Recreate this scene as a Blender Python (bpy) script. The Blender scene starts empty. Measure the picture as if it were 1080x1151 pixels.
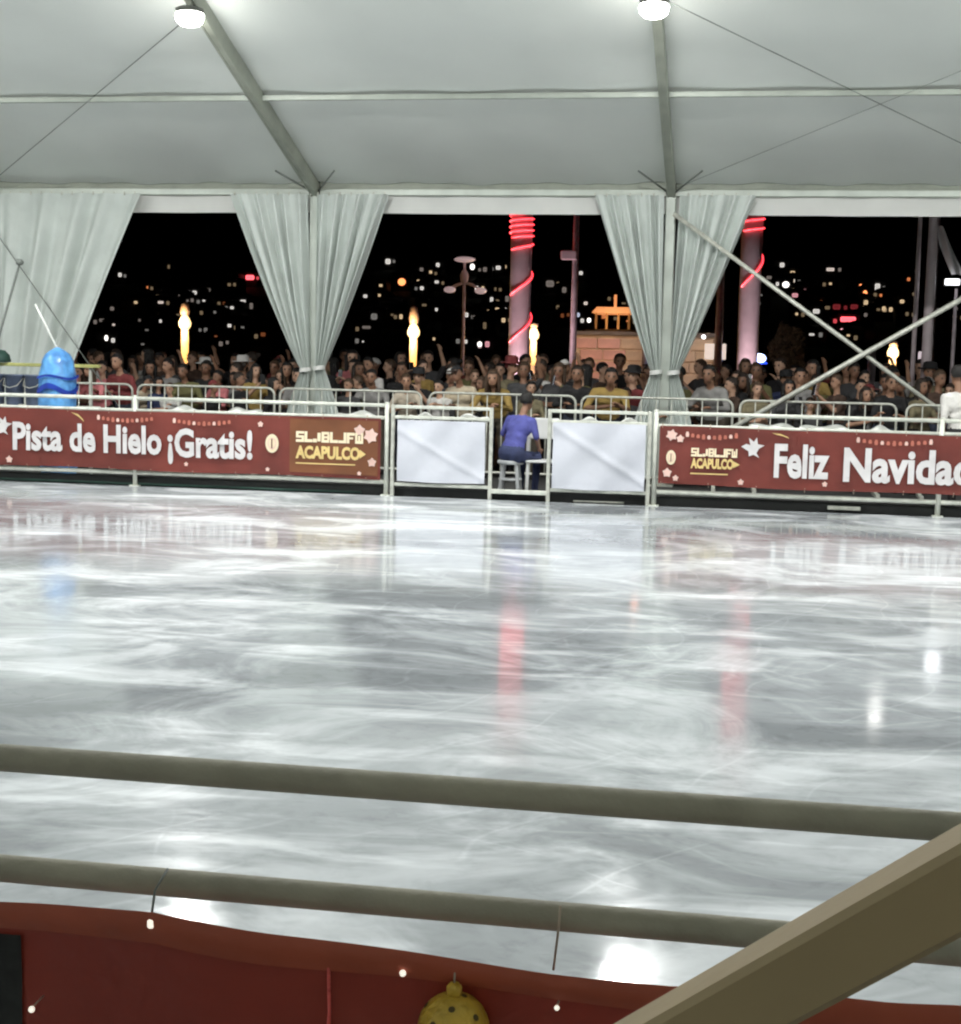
import bpy, bmesh, math, random
import numpy as np
from mathutils import Vector, Matrix

random.seed(7); rng = random.Random(11)
R = math.radians
sc = bpy.context.scene
col = sc.collection

# ------------------------------------------------------------------ camera
cd = bpy.data.cameras.new('camera'); cam = bpy.data.objects.new('camera', cd); col.objects.link(cam)
cd.sensor_fit = 'HORIZONTAL'; cd.sensor_width = 36.0; cd.lens = 1657.0 / 1080.0 * 36.0
cd.clip_start = 0.05; cd.clip_end = 3000
YAW, PITCH, ROLL = 0.1717, 0.1016, 0.0225
fw = Vector((-math.sin(YAW)*math.cos(PITCH), math.cos(YAW)*math.cos(PITCH), -math.sin(PITCH)))
r0 = Vector((math.cos(YAW), math.sin(YAW), 0)); u0 = r0.cross(fw)
rr = r0*math.cos(ROLL) + u0*math.sin(ROLL); uu = -r0*math.sin(ROLL) + u0*math.cos(ROLL)
m = Matrix((rr, uu, -fw)).transposed().to_4x4(); m.translation = (0, 0, 1.64)
cam.matrix_world = m
sc.camera = cam

# ------------------------------------------------------------------ world: night sky, no sun
w = bpy.data.worlds.new('World'); sc.world = w; w.use_nodes = True
wn = w.node_tree; wn.nodes.clear()
wo = wn.nodes.new('ShaderNodeOutputWorld'); bg = wn.nodes.new('ShaderNodeBackground'); sk = wn.nodes.new('ShaderNodeTexSky')
sk.sky_type = 'NISHITA'; sk.sun_disc = False; sk.sun_elevation = R(-8); sk.sun_rotation = R(150)
bg.inputs['Strength'].default_value = 0.06
wn.links.new(sk.outputs[0], bg.inputs[0]); wn.links.new(bg.outputs[0], wo.inputs[0])
sc.view_settings.view_transform = 'Standard'; sc.view_settings.look = 'None'
sc.view_settings.exposure = 0.0; sc.view_settings.gamma = 1.0; sc.view_settings.use_curve_mapping = False
sc.render.engine = 'CYCLES'
sc.cycles.use_denoising = True; sc.cycles.use_adaptive_sampling = True; sc.cycles.adaptive_threshold = .04; sc.cycles.use_light_tree = False
sc.cycles.max_bounces = 7; sc.cycles.diffuse_bounces = 4; sc.cycles.glossy_bounces = 3; sc.cycles.transmission_bounces = 2; sc.cycles.caustics_reflective = False; sc.cycles.caustics_refractive = False
sc.cycles.sample_clamp_indirect = 6.0
sc.cycles.filter_width = 2.2
LAMP_W = 169.0          # power of each tent lamp

# ------------------------------------------------------------------ helpers
def tag(o, label=None, cat=None, group=None, kind=None):
    if label: o['label'] = label
    if cat: o['category'] = cat
    if group: o['group'] = group
    if kind: o['kind'] = kind
    return o

def empty(name, loc=(0, 0, 0), rz=0.0, parent=None):
    o = bpy.data.objects.new(name, None); col.objects.link(o)
    o.location = loc; o.rotation_euler = (0, 0, rz); o.empty_display_size = .1
    if parent: o.parent = parent
    return o

class MB:
    def __init__(s): s.v = []; s.f = []; s.sm = []
    def add(s, vs, fs, smooth=False):
        n = len(s.v); s.v += [tuple(v) for v in vs]
        s.f += [tuple(i + n for i in f) for f in fs]; s.sm += [smooth]*len(fs); return s
    def box(s, c, d, rot=None, bev=0.0):
        bm = bmesh.new(); bmesh.ops.create_cube(bm, size=1.0)
        bmesh.ops.scale(bm, vec=d, verts=bm.verts)
        if bev > 0: bmesh.ops.bevel(bm, geom=bm.edges[:], offset=bev, segments=1, affect='EDGES', profile=.5)
        M = Matrix.Translation(c) @ (rot.to_4x4() if rot else Matrix.Identity(4))
        bm.verts.index_update()
        s.add([M @ v.co for v in bm.verts], [[v.index for v in f.verts] for f in bm.faces]); bm.free(); return s
    def b2(s, a, b, bev=0.0):
        return s.box([(a[i]+b[i])/2 for i in range(3)], [abs(b[i]-a[i]) for i in range(3)], bev=bev)
    def bar(s, p, q, w, h=None, bev=0.0):
        """square-section bar from p to q"""
        p = Vector(p); q = Vector(q); d = q - p; L = d.length; z = d.normalized()
        up = Vector((0, 0, 1)) if abs(z.z) < .95 else Vector((0, 1, 0))
        x = up.cross(z).normalized(); y = z.cross(x)
        return s.box((p+q)/2, (w, h or w, L), Matrix((x, y, z)).transposed(), bev)
    def tube(s, pts, r, n=8, cap=True):
        pts = [Vector(p) for p in pts]; k = len(pts); vs = []; fs = []
        rs = r if isinstance(r, (list, tuple)) else [r]*k
        prev = None
        for i in range(k):
            t = (pts[min(i+1, k-1)] - pts[max(i-1, 0)]).normalized()
            if prev is None:
                a = Vector((0, 0, 1)) if abs(t.z) < .9 else Vector((1, 0, 0))
                x = a.cross(t).normalized()
            else:
                x = (prev - t*prev.dot(t)).normalized()
            prev = x; y = t.cross(x)
            for j in range(n):
                an = 2*math.pi*j/n
                vs.append(pts[i] + (x*math.cos(an) + y*math.sin(an))*rs[i])
        for i in range(k-1):
            for j in range(n):
                a = i*n+j; b = i*n+(j+1) % n
                fs.append((a, b, b+n, a+n))
        if cap: fs.append(tuple(range(n-1, -1, -1))); fs.append(tuple(range((k-1)*n, k*n)))
        return s.add(vs, fs, True)
    def lathe(s, prof, c=(0, 0, 0), n=16):
        vs = []; fs = []; k = len(prof)
        for (r, z) in prof:
            for j in range(n):
                an = 2*math.pi*j/n; vs.append((c[0]+r*math.cos(an), c[1]+r*math.sin(an), c[2]+z))
        for i in range(k-1):
            for j in range(n):
                a = i*n+j; b = i*n+(j+1) % n; fs.append((a, b, b+n, a+n))
        fs.append(tuple(range(n-1, -1, -1))); fs.append(tuple(range((k-1)*n, k*n)))
        return s.add(vs, fs, True)
    def ball(s, c, r, n=10, mz=8):
        r = r if isinstance(r, (list, tuple)) else (r, r, r)
        vs = [(c[0], c[1], c[2]-r[2])]; fs = []
        for i in range(1, mz):
            ph = -math.pi/2 + math.pi*i/mz
            for j in range(n):
                an = 2*math.pi*j/n
                vs.append((c[0]+r[0]*math.cos(ph)*math.cos(an), c[1]+r[1]*math.cos(ph)*math.sin(an), c[2]+r[2]*math.sin(ph)))
        vs.append((c[0], c[1], c[2]+r[2])); L = len(vs)-1
        for j in range(n): fs.append((0, 1+(j+1) % n, 1+j))
        for i in range(mz-2):
            for j in range(n):
                a = 1+i*n+j; b = 1+i*n+(j+1) % n; fs.append((a, b, b+n, a+n))
        for j in range(n): fs.append((L, L-n+j, L-n+(j+1) % n))
        return s.add(vs, fs, True)
    def poly(s, pts, y0, y1):
        """prism of an (x,z) outline between y0 and y1"""
        n = len(pts); vs = [(x, y0, z) for x, z in pts] + [(x, y1, z) for x, z in pts]
        fs = [tuple(range(n)), tuple(range(2*n-1, n-1, -1))] + [(i, i+n, (i+1) % n+n, (i+1) % n) for i in range(n)]
        return s.add(vs, fs)
    def grid(s, fn, nu, nv, smooth=True):
        vs = [fn(i/nu, j/nv) for j in range(nv+1) for i in range(nu+1)]
        fs = [(j*(nu+1)+i, j*(nu+1)+i+1, (j+1)*(nu+1)+i+1, (j+1)*(nu+1)+i) for j in range(nv) for i in range(nu)]
        return s.add(vs, fs, smooth)
    def mesh(s, name):
        me = bpy.data.meshes.new(name); me.from_pydata(s.v, [], s.f)
        me.polygons.foreach_set('use_smooth', s.sm); me.update(); return me
    def build(s, name, mat, parent=None, loc=None):
        o = bpy.data.objects.new(name, s.mesh(name)); col.objects.link(o)
        o.data.materials.append(mat)
        if parent: o.parent = parent
        if loc: o.location = loc
        return o

def obj(name, me, mat, parent=None, loc=None):
    o = bpy.data.objects.new(name, me); col.objects.link(o)
    if mat and not me.materials: me.materials.append(mat)
    if parent: o.parent = parent
    if loc: o.location = loc
    return o

# ------------------------------------------------------------------ materials
def mat(name, c, rough=.6, metal=0.0, var=.15, scale=6.0, bump=0.0, bscale=None, stretch=None, emis=None, es=0.0, trans=0.0, spec=None):
    M = bpy.data.materials.new(name); M.use_nodes = True; nt = M.node_tree; N = nt.nodes; L = nt.links
    b = N['Principled BSDF']; b.inputs['Roughness'].default_value = rough; b.inputs['Metallic'].default_value = metal
    if spec is not None: b.inputs['Specular IOR Level'].default_value = spec
    tc = N.new('ShaderNodeTexCoord'); mp = N.new('ShaderNodeMapping')
    if stretch: mp.inputs['Scale'].default_value = stretch
    L.new(tc.outputs['Object'], mp.inputs[0])
    nz = N.new('ShaderNodeTexNoise'); nz.inputs['Scale'].default_value = scale; nz.inputs['Detail'].default_value = 3
    L.new(mp.outputs[0], nz.inputs['Vector'])
    cr = N.new('ShaderNodeValToRGB'); e = cr.color_ramp.elements
    e[0].position = .3; e[1].position = .72
    e[0].color = (*[max(0, x*(1-var)) for x in c], 1); e[1].color = (*[min(1, x*(1+var)) for x in c], 1)
    L.new(nz.outputs['Fac'], cr.inputs[0]); L.new(cr.outputs[0], b.inputs['Base Color'])
    mr = N.new('ShaderNodeMapRange'); mr.inputs['To Min'].default_value = max(.02, rough-.1); mr.inputs['To Max'].default_value = min(1, rough+.1)
    L.new(nz.outputs['Fac'], mr.inputs[0]); L.new(mr.outputs[0], b.inputs['Roughness'])
    if bump:
        n2 = N.new('ShaderNodeTexNoise'); n2.inputs['Scale'].default_value = bscale or scale*6; n2.inputs['Detail'].default_value = 2
        L.new(mp.outputs[0], n2.inputs['Vector'])
        bp = N.new('ShaderNodeBump'); bp.inputs['Strength'].default_value = bump; bp.inputs['Distance'].default_value = .02
        L.new(n2.outputs['Fac'], bp.inputs['Height']); L.new(bp.outputs[0], b.inputs['Normal'])
    if emis:
        b.inputs['Emission Color'].default_value = (*emis, 1); b.inputs['Emission Strength'].default_value = es
    if trans:
        o = N['Material Output']; t = N.new('ShaderNodeBsdfTranslucent'); mx = N.new('ShaderNodeMixShader'); mx.inputs[0].default_value = trans
        L.new(cr.outputs[0], t.inputs[0]); L.new(b.outputs[0], mx.inputs[1]); L.new(t.outputs[0], mx.inputs[2]); L.new(mx.outputs[0], o.inputs[0])
    return M

def glow(name, c, s, sample=False):
    g_ = mat(name, (.8, .8, .8), .4, var=.02, emis=c, es=s)
    if not sample: g_.cycles.emission_sampling = 'NONE'
    return g_

M = {}
M['pvc'] = mat('tent_pvc', (.82, .85, .81), .6, var=.05, scale=.6, bump=.3, bscale=1.6)
M['curtain'] = mat('curtain_cloth', (.64, .685, .65), .8, var=.08, scale=2.5, bump=.25, bscale=14, trans=.06)
M['valance'] = mat('valance_cloth', (.74, .74, .71), .7, var=.05, scale=2, trans=.05)
M['alu'] = mat('aluminium', (.36, .38, .32), .5, .1, var=.14, scale=4, bump=.08)
M['alu_light'] = mat('aluminium_post', (.60, .64, .58), .4, .15, var=.1, scale=4, bump=.08)
M['alu_mid'] = mat('aluminium_purlin', (.40, .43, .38), .5, .1, var=.12, scale=4)
M['steel_white'] = mat('painted_steel', (.62, .63, .56), .45, var=.16, scale=9, bump=.1)
M['galv'] = mat('galvanised_steel', (.62, .62, .55), .45, .35, var=.2, scale=14, bump=.1)
M['dull_tube'] = mat('dull_tube', (.345, .32, .245), .7, .0, var=.16, scale=9, bump=.15)
M['beam'] = mat('beam_brown', (.35, .262, .14), .55, .0, var=.10, scale=3, bump=.04, bscale=40)
M['wire'] = mat('dark_wire', (.15, .165, .15), .5, var=.2)
M['black'] = mat('black_rubber', (.012, .013, .012), .6, var=.4, scale=4, bump=.2)
M['red_cloth'] = mat('banner_red', (.165, .030, .021), .55, var=.25, scale=1.8, bump=.25, bscale=9)
M['red_near'] = mat('banner_red_back', (.26, .035, .02), .5, var=.16, scale=2.2, bump=.3, bscale=12, trans=.06)
M['red_hem'] = mat('banner_hem', (.37, .075, .035), .55, var=.15, scale=4, bump=.3, bscale=20)
M['gold_zone'] = mat('banner_brown', (.19, .066, .025), .5, var=.2, scale=2, bump=.2, bscale=9)
M['letter'] = mat('letter_white', (.70, .67, .67), .6, var=.1, scale=6)
M['cream'] = mat('letter_cream', (.88, .74, .52), .5, var=.08)
M['gold'] = mat('letter_gold', (.74, .55, .22), .5, var=.1)
M['pinkish'] = mat('print_pink', (.80, .55, .48), .5, var=.15)
M['faintred'] = mat('print_faint', (.50, .16, .11), .5, var=.2)
M['sheet'] = mat('white_sheet', (.60, .61, .67), .7, var=.06, scale=3, bump=.2, bscale=7)
M['white_plastic'] = mat('white_plastic', (.80, .80, .78), .35, var=.05)
M['stool'] = mat('stool_plastic', (.56, .57, .58), .45, var=.1)
M['whitecloth'] = mat('white_cloth', (.82, .82, .78), .8, var=.08, scale=8, bump=.3)
M['blue'] = mat('blue_plastic', (.12, .36, .90), .32, var=.45, scale=7, bump=.5, bscale=12)
M['navy_print'] = mat('blue_dark', (.015, .05, .40), .35, var=.3, scale=8)
M['binblue'] = mat('bin_grey_blue', (.11, .14, .22), .5, var=.35, scale=6)
M['lime'] = mat('yellow_green_rail', (.50, .50, .18), .45, var=.3, scale=5)
M['darkgreen'] = mat('dark_green', (.02, .06, .045), .6, var=.3)
M['ornament'] = mat('yellow_ball', (.62, .40, .05), .4, var=.25, scale=18, bump=.4, bscale=60)
M['holes'] = mat('ball_holes', (.10, .07, .02), .7, var=.3)
M['redcord'] = mat('red_cord', (.80, .13, .11), .6, var=.25, scale=40, bump=.4)
M['string'] = mat('pale_string', (.45, .36, .28), .7, var=.2, scale=30)
M['concrete'] = mat('concrete', (.20, .19, .18), .8, var=.25, scale=3, bump=.2)
M['asphalt'] = mat('plaza_asphalt', (.05, .048, .046), .85, var=.35, scale=.8, bump=.3, bscale=30)
M['hill'] = mat('hill_scrub', (.035, .04, .03), .95, var=.5, scale=.06, bump=.5, bscale=.6)
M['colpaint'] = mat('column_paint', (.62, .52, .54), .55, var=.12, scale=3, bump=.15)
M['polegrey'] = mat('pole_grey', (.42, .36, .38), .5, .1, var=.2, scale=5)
M['lampwhite'] = glow('lamp_lens', (1, .99, .93), 60.0, True)
M['lamphouse'] = mat('lamp_housing', (.16, .165, .15), .45, .3, var=.15)
M['red_led'] = glow('red_led', (1, .035, .05), 4.0)
M['flame'] = glow('torch_glow', (1, .50, .13), 1.7)
M['flame_hot'] = glow('torch_hot', (1, .66, .27), 2.4)
M['whiteglow'] = glow('white_glow', (.95, .97, 1), 4.0)
M['blueglow'] = glow('blue_glow', (.45, .6, 1), 5.0)
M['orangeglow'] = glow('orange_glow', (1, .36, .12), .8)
M['unlit_glow'] = glow('unlit_head_glow', (1, .72, .74), .28)  # faint glow added so the unlit lamp heads show up
M['bulb'] = glow('fairy_bulb', (1, .9, .75), .9)
M['pinklit'] = mat('pinklit_wall', (.78, .50, .46), .7, var=.2, scale=2, bump=.3)  # pink light on the low building put into its wall colour
M['sand'] = mat('sand_wall', (.74, .63, .48), .7, var=.2, scale=2, bump=.3)
M['housewall'] = mat('house_wall', (.10, .09, .085), .9, var=.3, scale=.5)
M['houseroof'] = mat('house_roof', (.06, .045, .04), .9, var=.3, scale=.5)
M['bark'] = mat('bark', (.09, .065, .045), .9, var=.3, scale=8, bump=.6)
M['leaf'] = mat('leaf', (.12, .095, .065), .7, var=.45, scale=3)
M['tarp'] = mat('pale_tarp', (.62, .60, .60), .6, var=.1, scale=3, bump=.2)

def ice_material():
    Mx = bpy.data.materials.new('wet_ice'); Mx.use_nodes = True; nt = Mx.node_tree; N = nt.nodes; L = nt.links
    b = N['Principled BSDF']; b.inputs['IOR'].default_value = 1.33
    g = N.new('ShaderNodeNewGeometry')
    def noise(scale, st, detail=5, rough=.55, dist=0.0, rot=0.0):
        mp = N.new('ShaderNodeMapping'); mp.inputs['Scale'].default_value = st; mp.inputs['Rotation'].default_value = (0, 0, rot)
        L.new(g.outputs['Position'], mp.inputs[0])
        n = N.new('ShaderNodeTexNoise'); n.inputs['Scale'].default_value = scale; n.inputs['Detail'].default_value = detail
        n.inputs['Roughness'].default_value = rough; n.inputs['Distortion'].default_value = dist
        L.new(mp.outputs[0], n.inputs['Vector']); return n.outputs['Fac']
    def ramp(x, a, c, lo=0, hi=1):
        r = N.new('ShaderNodeMapRange'); r.interpolation_type = 'SMOOTHSTEP'
        r.inputs['From Min'].default_value = a; r.inputs['From Max'].default_value = c
        r.inputs['To Min'].default_value = lo; r.inputs['To Max'].default_value = hi
        L.new(x, r.inputs[0]); return r.outputs[0]
    def math_(op, x, y):
        n = N.new('ShaderNodeMath'); n.operation = op; n.use_clamp = op in ('ADD', 'SUBTRACT')
        for i, v in enumerate((x, y)):
            if isinstance(v, (int, float)): n.inputs[i].default_value = v
            else: L.new(v, n.inputs[i])
        return n.outputs[0]
    big = noise(.36, (.6, 1.0, 1), 3, .5, .8)               # broad wet / frosted areas
    mid = noise(1.0, (.75, 1.0, 1), 5, .62, 1.2, .25)       # clouds in the ice
    streak = noise(2.2, (.26, 1.2, 1), 4, .6, .5, -.05)     # melt ripples across the rink
    fine = noise(7.0, (.9, 1.1, 1), 4, .7, .6)
    # skate marks: arcs round a few turning points, broken up by noise
    gate = noise(.8, (1, 1, 1), 3, .6)
    warp = noise(.5, (1, 1, 1), 2)
    scr = None
    for cx, cy, fr, off in ((-3.0, 1.0, 2.1, .0), (4.5, 9.0, 1.7, .07), (-9.5, 12.0, 1.9, -.07), (-14, -6, 1.3, .04), (9, -3, 1.5, -.03)):
        vm = N.new('ShaderNodeVectorMath'); vm.operation = 'DISTANCE'; vm.inputs[1].default_value = (cx, cy, 0)
        L.new(g.outputs['Position'], vm.inputs[0])
        a1 = N.new('ShaderNodeMath'); a1.operation = 'MULTIPLY_ADD'; L.new(vm.outputs['Value'], a1.inputs[0]); a1.inputs[1].default_value = fr
        w6 = N.new('ShaderNodeMath'); w6.operation = 'MULTIPLY'; L.new(warp, w6.inputs[0]); w6.inputs[1].default_value = 2.4; L.new(w6.outputs[0], a1.inputs[2])
        fc = N.new('ShaderNodeMath'); fc.operation = 'FRACT'; L.new(a1.outputs[0], fc.inputs[0])
        ab = N.new('ShaderNodeMath'); ab.operation = 'ABSOLUTE'; L.new(_sub(N, L, fc.outputs[0], .5), ab.inputs[0])
        s1 = math_('MULTIPLY', ramp(ab.outputs[0], .0, .030, 1, 0), ramp(_sub(N, L, gate, off), .50, .62))
        scr = s1 if scr is None else math_('MAXIMUM', scr, s1)
    frost = math_('ADD', math_('MULTIPLY', ramp(big, .34, .68), .42), math_('MULTIPLY', ramp(mid, .40, .64), .46))
    frost = math_('ADD', frost, math_('MULTIPLY', ramp(streak, .52, .68), .34))
    frost = math_('ADD', frost, math_('MULTIPLY', scr, .11))
    frost = math_('SUBTRACT', frost, math_('MULTIPLY', ramp(fine, .45, .72), .11))
    cr = N.new('ShaderNodeValToRGB'); e = cr.color_ramp.elements
    e[0].position = 0; e[0].color = (.265, .28, .295, 1)
    e[1].position = 1; e[1].color = (.88, .905, .93, 1)
    k = cr.color_ramp.elements.new(.42); k.color = (.51, .535, .555, 1)
    L.new(frost, cr.inputs[0]); L.new(cr.outputs[0], b.inputs['Base Color'])
    L.new(ramp(frost, .15, .95, .07, .24), b.inputs['Roughness'])
    bp = N.new('ShaderNodeBump'); bp.inputs['Strength'].default_value = .22; bp.inputs['Distance'].default_value = .010
    hsum = math_('ADD', math_('MULTIPLY', streak, .35), math_('MULTIPLY', fine, .14))
    L.new(hsum, bp.inputs['Height']); L.new(bp.outputs[0], b.inputs['Normal'])
    return Mx
def _sub(N, L, x, c):
    n = N.new('ShaderNodeMath'); n.operation = 'SUBTRACT'; L.new(x, n.inputs[0]); n.inputs[1].default_value = c; return n.outputs[0]
M['ice'] = ice_material()

# ================================================================== SETTING
o = MB().grid(lambda u, v: (-700+1400*u, -60+900*v, -.02), 4, 4, False).build('ground', M['asphalt']); tag(o, kind='structure', label='dark asphalt plaza around the ice rink')
ICE = (-14.5, .6, 9.5, 17.32)
o = MB().b2((ICE[0], ICE[1], -.016), (ICE[2], ICE[3], 0.0)).build('ice_surface', M['ice']); tag(o, kind='structure', label='wet scratched white ice of the rink')

def hill_z(x, y):
    t = max(0.0, min(1.0, (y-130)/260.0)); t = t*t*(3-2*t)
    return -0.5 + t*(36 + 7*math.sin(x*.017+1.2) + 4*math.sin(x*.041) + 2*math.sin(y*.05+x*.02))
o = MB().grid(lambda u, v: (-420+840*u, 115+345*v, hill_z(-420+840*u, 115+345*v)), 70, 40).build('hillside', M['hill']); tag(o, kind='structure', label='dark hillside behind the plaza')

# ================================================================== TENT
T = 20.48; E0 = 4.0; SL = .317; NEAR = -1.52; RIDGE = (T+NEAR)/2
def roofz(y): return E0 + SL*(T-y) if y >= RIDGE else E0 + SL*(y-NEAR)
PX = [-16.02, -11.02, -6.02, -1.02, 3.98, 8.98]
tent = empty('marquee_tent', (PX[2], T, 0)); tag(tent, 'large white marquee tent with grey rafters spanning the ice rink', 'tent')
tent_inv = Matrix.Translation((-PX[2], -T, 0))
def tp(name, mb, mt, parent=None):
    o = mb.build(name, mt); o.parent = parent or tent
    o.matrix_parent_inverse = tent_inv
    return o
for i, x in enumerate(PX):
    for far in (True, False):
        y0 = T if far else NEAR
        # rafter: box beam with a groove down its underside
        mb = MB(); p = Vector((x, y0, E0)); q = Vector((x, RIDGE, roofz(RIDGE)))
        mb.bar(p, q, .11, .20, .012); 
        dz = Vector((0, 0, -.105))
        for sx in (-.04, .04): mb.bar(p+dz+Vector((sx, 0, 0)), q+dz+Vector((sx, 0, 0)), .022, .02)
        tp('rafter', mb, M['alu'])
        mb = MB(); mb.b2((x-.07, y0-.06, 0), (x+.07, y0+.06, E0-.06), .012)
        for sx in (-.045, .045): mb.b2((x+sx-.012, y0-.072, .02), (x+sx+.012, y0-.06, E0-.1))
        post = tp('post', mb, M['alu_light'])
        mb = MB(); mb.b2((x-.16, y0-.16, -.015), (x+.16, y0+.16, .012)); tp('base_plate', mb, M['galv'])
        # knee bracket wires at the eave
        s = 1 if far else -1
        mb = MB(); mb.tube([(x-.05, y0-.05*s, E0-.02), (x-.42, y0-.55*s, E0+.20)], .012, 6); mb.tube([(x+.05, y0-.05*s, E0-.02), (x+.42, y0-.55*s, E0+.20)], .012, 6)
        tp('knee_wire', mb, M['wire'])
for i in range(len(PX)-1):
    xa, xb = PX[i], PX[i+1]
    for far in (True, False):
        s = 1 if far else -1; y0 = T if far else NEAR
        def fn(u, v):
            x = xa + (xb-xa)*u; y = y0 + (RIDGE-y0)*v
            sag = -.05*math.sin(math.pi*u)*(.35+.65*abs(math.sin(math.pi*v*4.3))) + .012*math.sin(u*19+v*23+i) + .010*math.exp(-v*16)*math.sin(u*46+i) + .012*math.exp(-min(u, 1-u)*14)*math.sin(v*70)
            return (x, y, roofz(y)+.108+sag)
        tp('roof_panel', MB().grid(fn, 60, 60), M['pvc'])
        for py in (2.55, 6.2, 9.6):
            y = y0 - s*py; z = roofz(y)+.02
            mb = MB(); mb.b2((xa+.055, y-.028, z-.035), (xb-.055, y+.028, z+.03), .008)
            tp('purlin', mb, M['alu_mid'])
        mb = MB(); mb.b2((xa+.07, y0-.05, E0-.075), (xb-.07, y0+.05, E0+.015), .01); tp('eave_beam', mb, M['alu_light'])
        tp('eave_flap', MB().b2((xa+.06, y0+.02*s, E0+.005), (xb-.06, y0+.035*s, E0+.12)), M['alu'])
        if far:
            def fv(u, v):
                x = xa+.07+(xb-xa-.14)*u; z = E0-.075 - v*.235 - .012*math.sin(math.pi*u)*v
                return (x, y0+.02+.012*math.sin(u*30+i*2), z)
            tp('valance', MB().grid(fv, 40, 3), M['valance'])
mb = MB(); mb.bar((PX[0], RIDGE, roofz(RIDGE)+.03), (PX[-1], RIDGE, roofz(RIDGE)+.03), .1, .12); tp('ridge_beam', mb, M['alu'])
# cross braces in the bay past the second visible post
mb = MB(); mb.tube([(-.97, T-.29, 3.67), (3.98, T-.29, .16)], .030, 8); tp('wind_brace', mb, M['galv'])
mb = MB(); mb.tube([(3.95, T-.36, 3.30), (-.97, T-.36, .28)], .036, 8); tp('wind_brace', mb, M['galv'])
mb = MB(); mb.tube([(-10.9, T-.32, 3.57), (-9.34, T-.32, 1.53), (-8.25, T-.32, .1)], .008, 6); tp('bracing_cable', mb, M['wire'])
def cable(a, b, sag=0.0, r=.008):
    a = Vector(a); b = Vector(b)
    pts = [a.lerp(b, t/12) - Vector((0, 0, sag*4*(t/12)*(1-t/12))) for t in range(13)]
    tp('bracing_cable', MB().tube(pts, r, 5), M['wire'])
cable((-6.05, 15.9, 5.42), (-10.95, 20.3, 4.02), r=.006)
cable((-.95, 15.7, 5.40), (3.9, 20.3, 4.02), r=.006)
cable((3.9, 15.8, 5.42), (-.95, 20.3, 4.02), r=.0035)
cable((-5.95, 15.5, 5.62), (-1.05, 15.5, 5.60), .13, .008)

# unseen walls behind the camera and at both gables, added to bounce light
for xa, xb in zip(PX[:-1], PX[1:]):
    tp('bounce_wall', MB().grid(lambda u, v: (xa+.08+(xb-xa-.16)*u, NEAR+.02+.03*math.sin(u*25)*math.sin(v*2), E0*v), 24, 6), M['pvc'])
for x in (PX[0], PX[-1]):
    tp('bounce_gable', MB().grid(lambda u, v: (x+.03*math.sin(u*60), NEAR+.08+(T-NEAR-.16)*u, (roofz(NEAR+.08+(T-NEAR-.16)*u)+.02)*v), 44, 8), M['pvc'])

# tent lamps ---------------------------------------------------------------
def tent_lamp(x, y, label, boost=1.0):
    z = roofz(y) - .13
    t = empty('tent_lamp', (x, y, z)); tag(t, label, 'lamp', 'round lamps under the tent rafters')
    MB().b2((-.03, -.03, -.03), (.03, .03, .03)).build('bracket', M['alu'], t)
    MB().lathe([(.05, -.03), (.11, -.045), (.15, -.07), (.155, -.10), (.15, -.105)], n=20).build('housing', M['lamphouse'], t)
    for k in range(12):
        a = k*math.pi/6
        MB().bar((.06*math.cos(a), .06*math.sin(a), -.035), (.15*math.cos(a), .15*math.sin(a), -.072), .008, .03).build('fin', M['lamphouse'], t)
    MB().lathe([(.145, -.106), (.155, -.13), (.14, -.19), (.10, -.225), (.04, -.24)], n=20).build('lens', M['lampwhite'], t)
    ld = bpy.data.lights.new('tent_lamp_light', 'AREA'); ld.shape = 'DISK'; ld.size = .3; ld.energy = LAMP_W*boost; ld.color = (.985, 1, .985)
    lo = bpy.data.objects.new('tent_lamp_light', ld); col.objects.link(lo); lo.parent = t; lo.location = (0, 0, -.25)
for ri, x in enumerate(PX[1:5]):
    where = ['rafter left of the picture', 'rafter above the curtains left of the gate', 'rafter above the braced bay', 'rafter right of the picture'][ri]
    for y, row in ((15.6, 'eave side'), (RIDGE, 'unseen ridge row')):  # ridge row is out of view, added to light the near ice
        tent_lamp(x, y, f'round white lamp on the {where}, {row}', 1.3 if y < 12 else 1.0)

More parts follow.
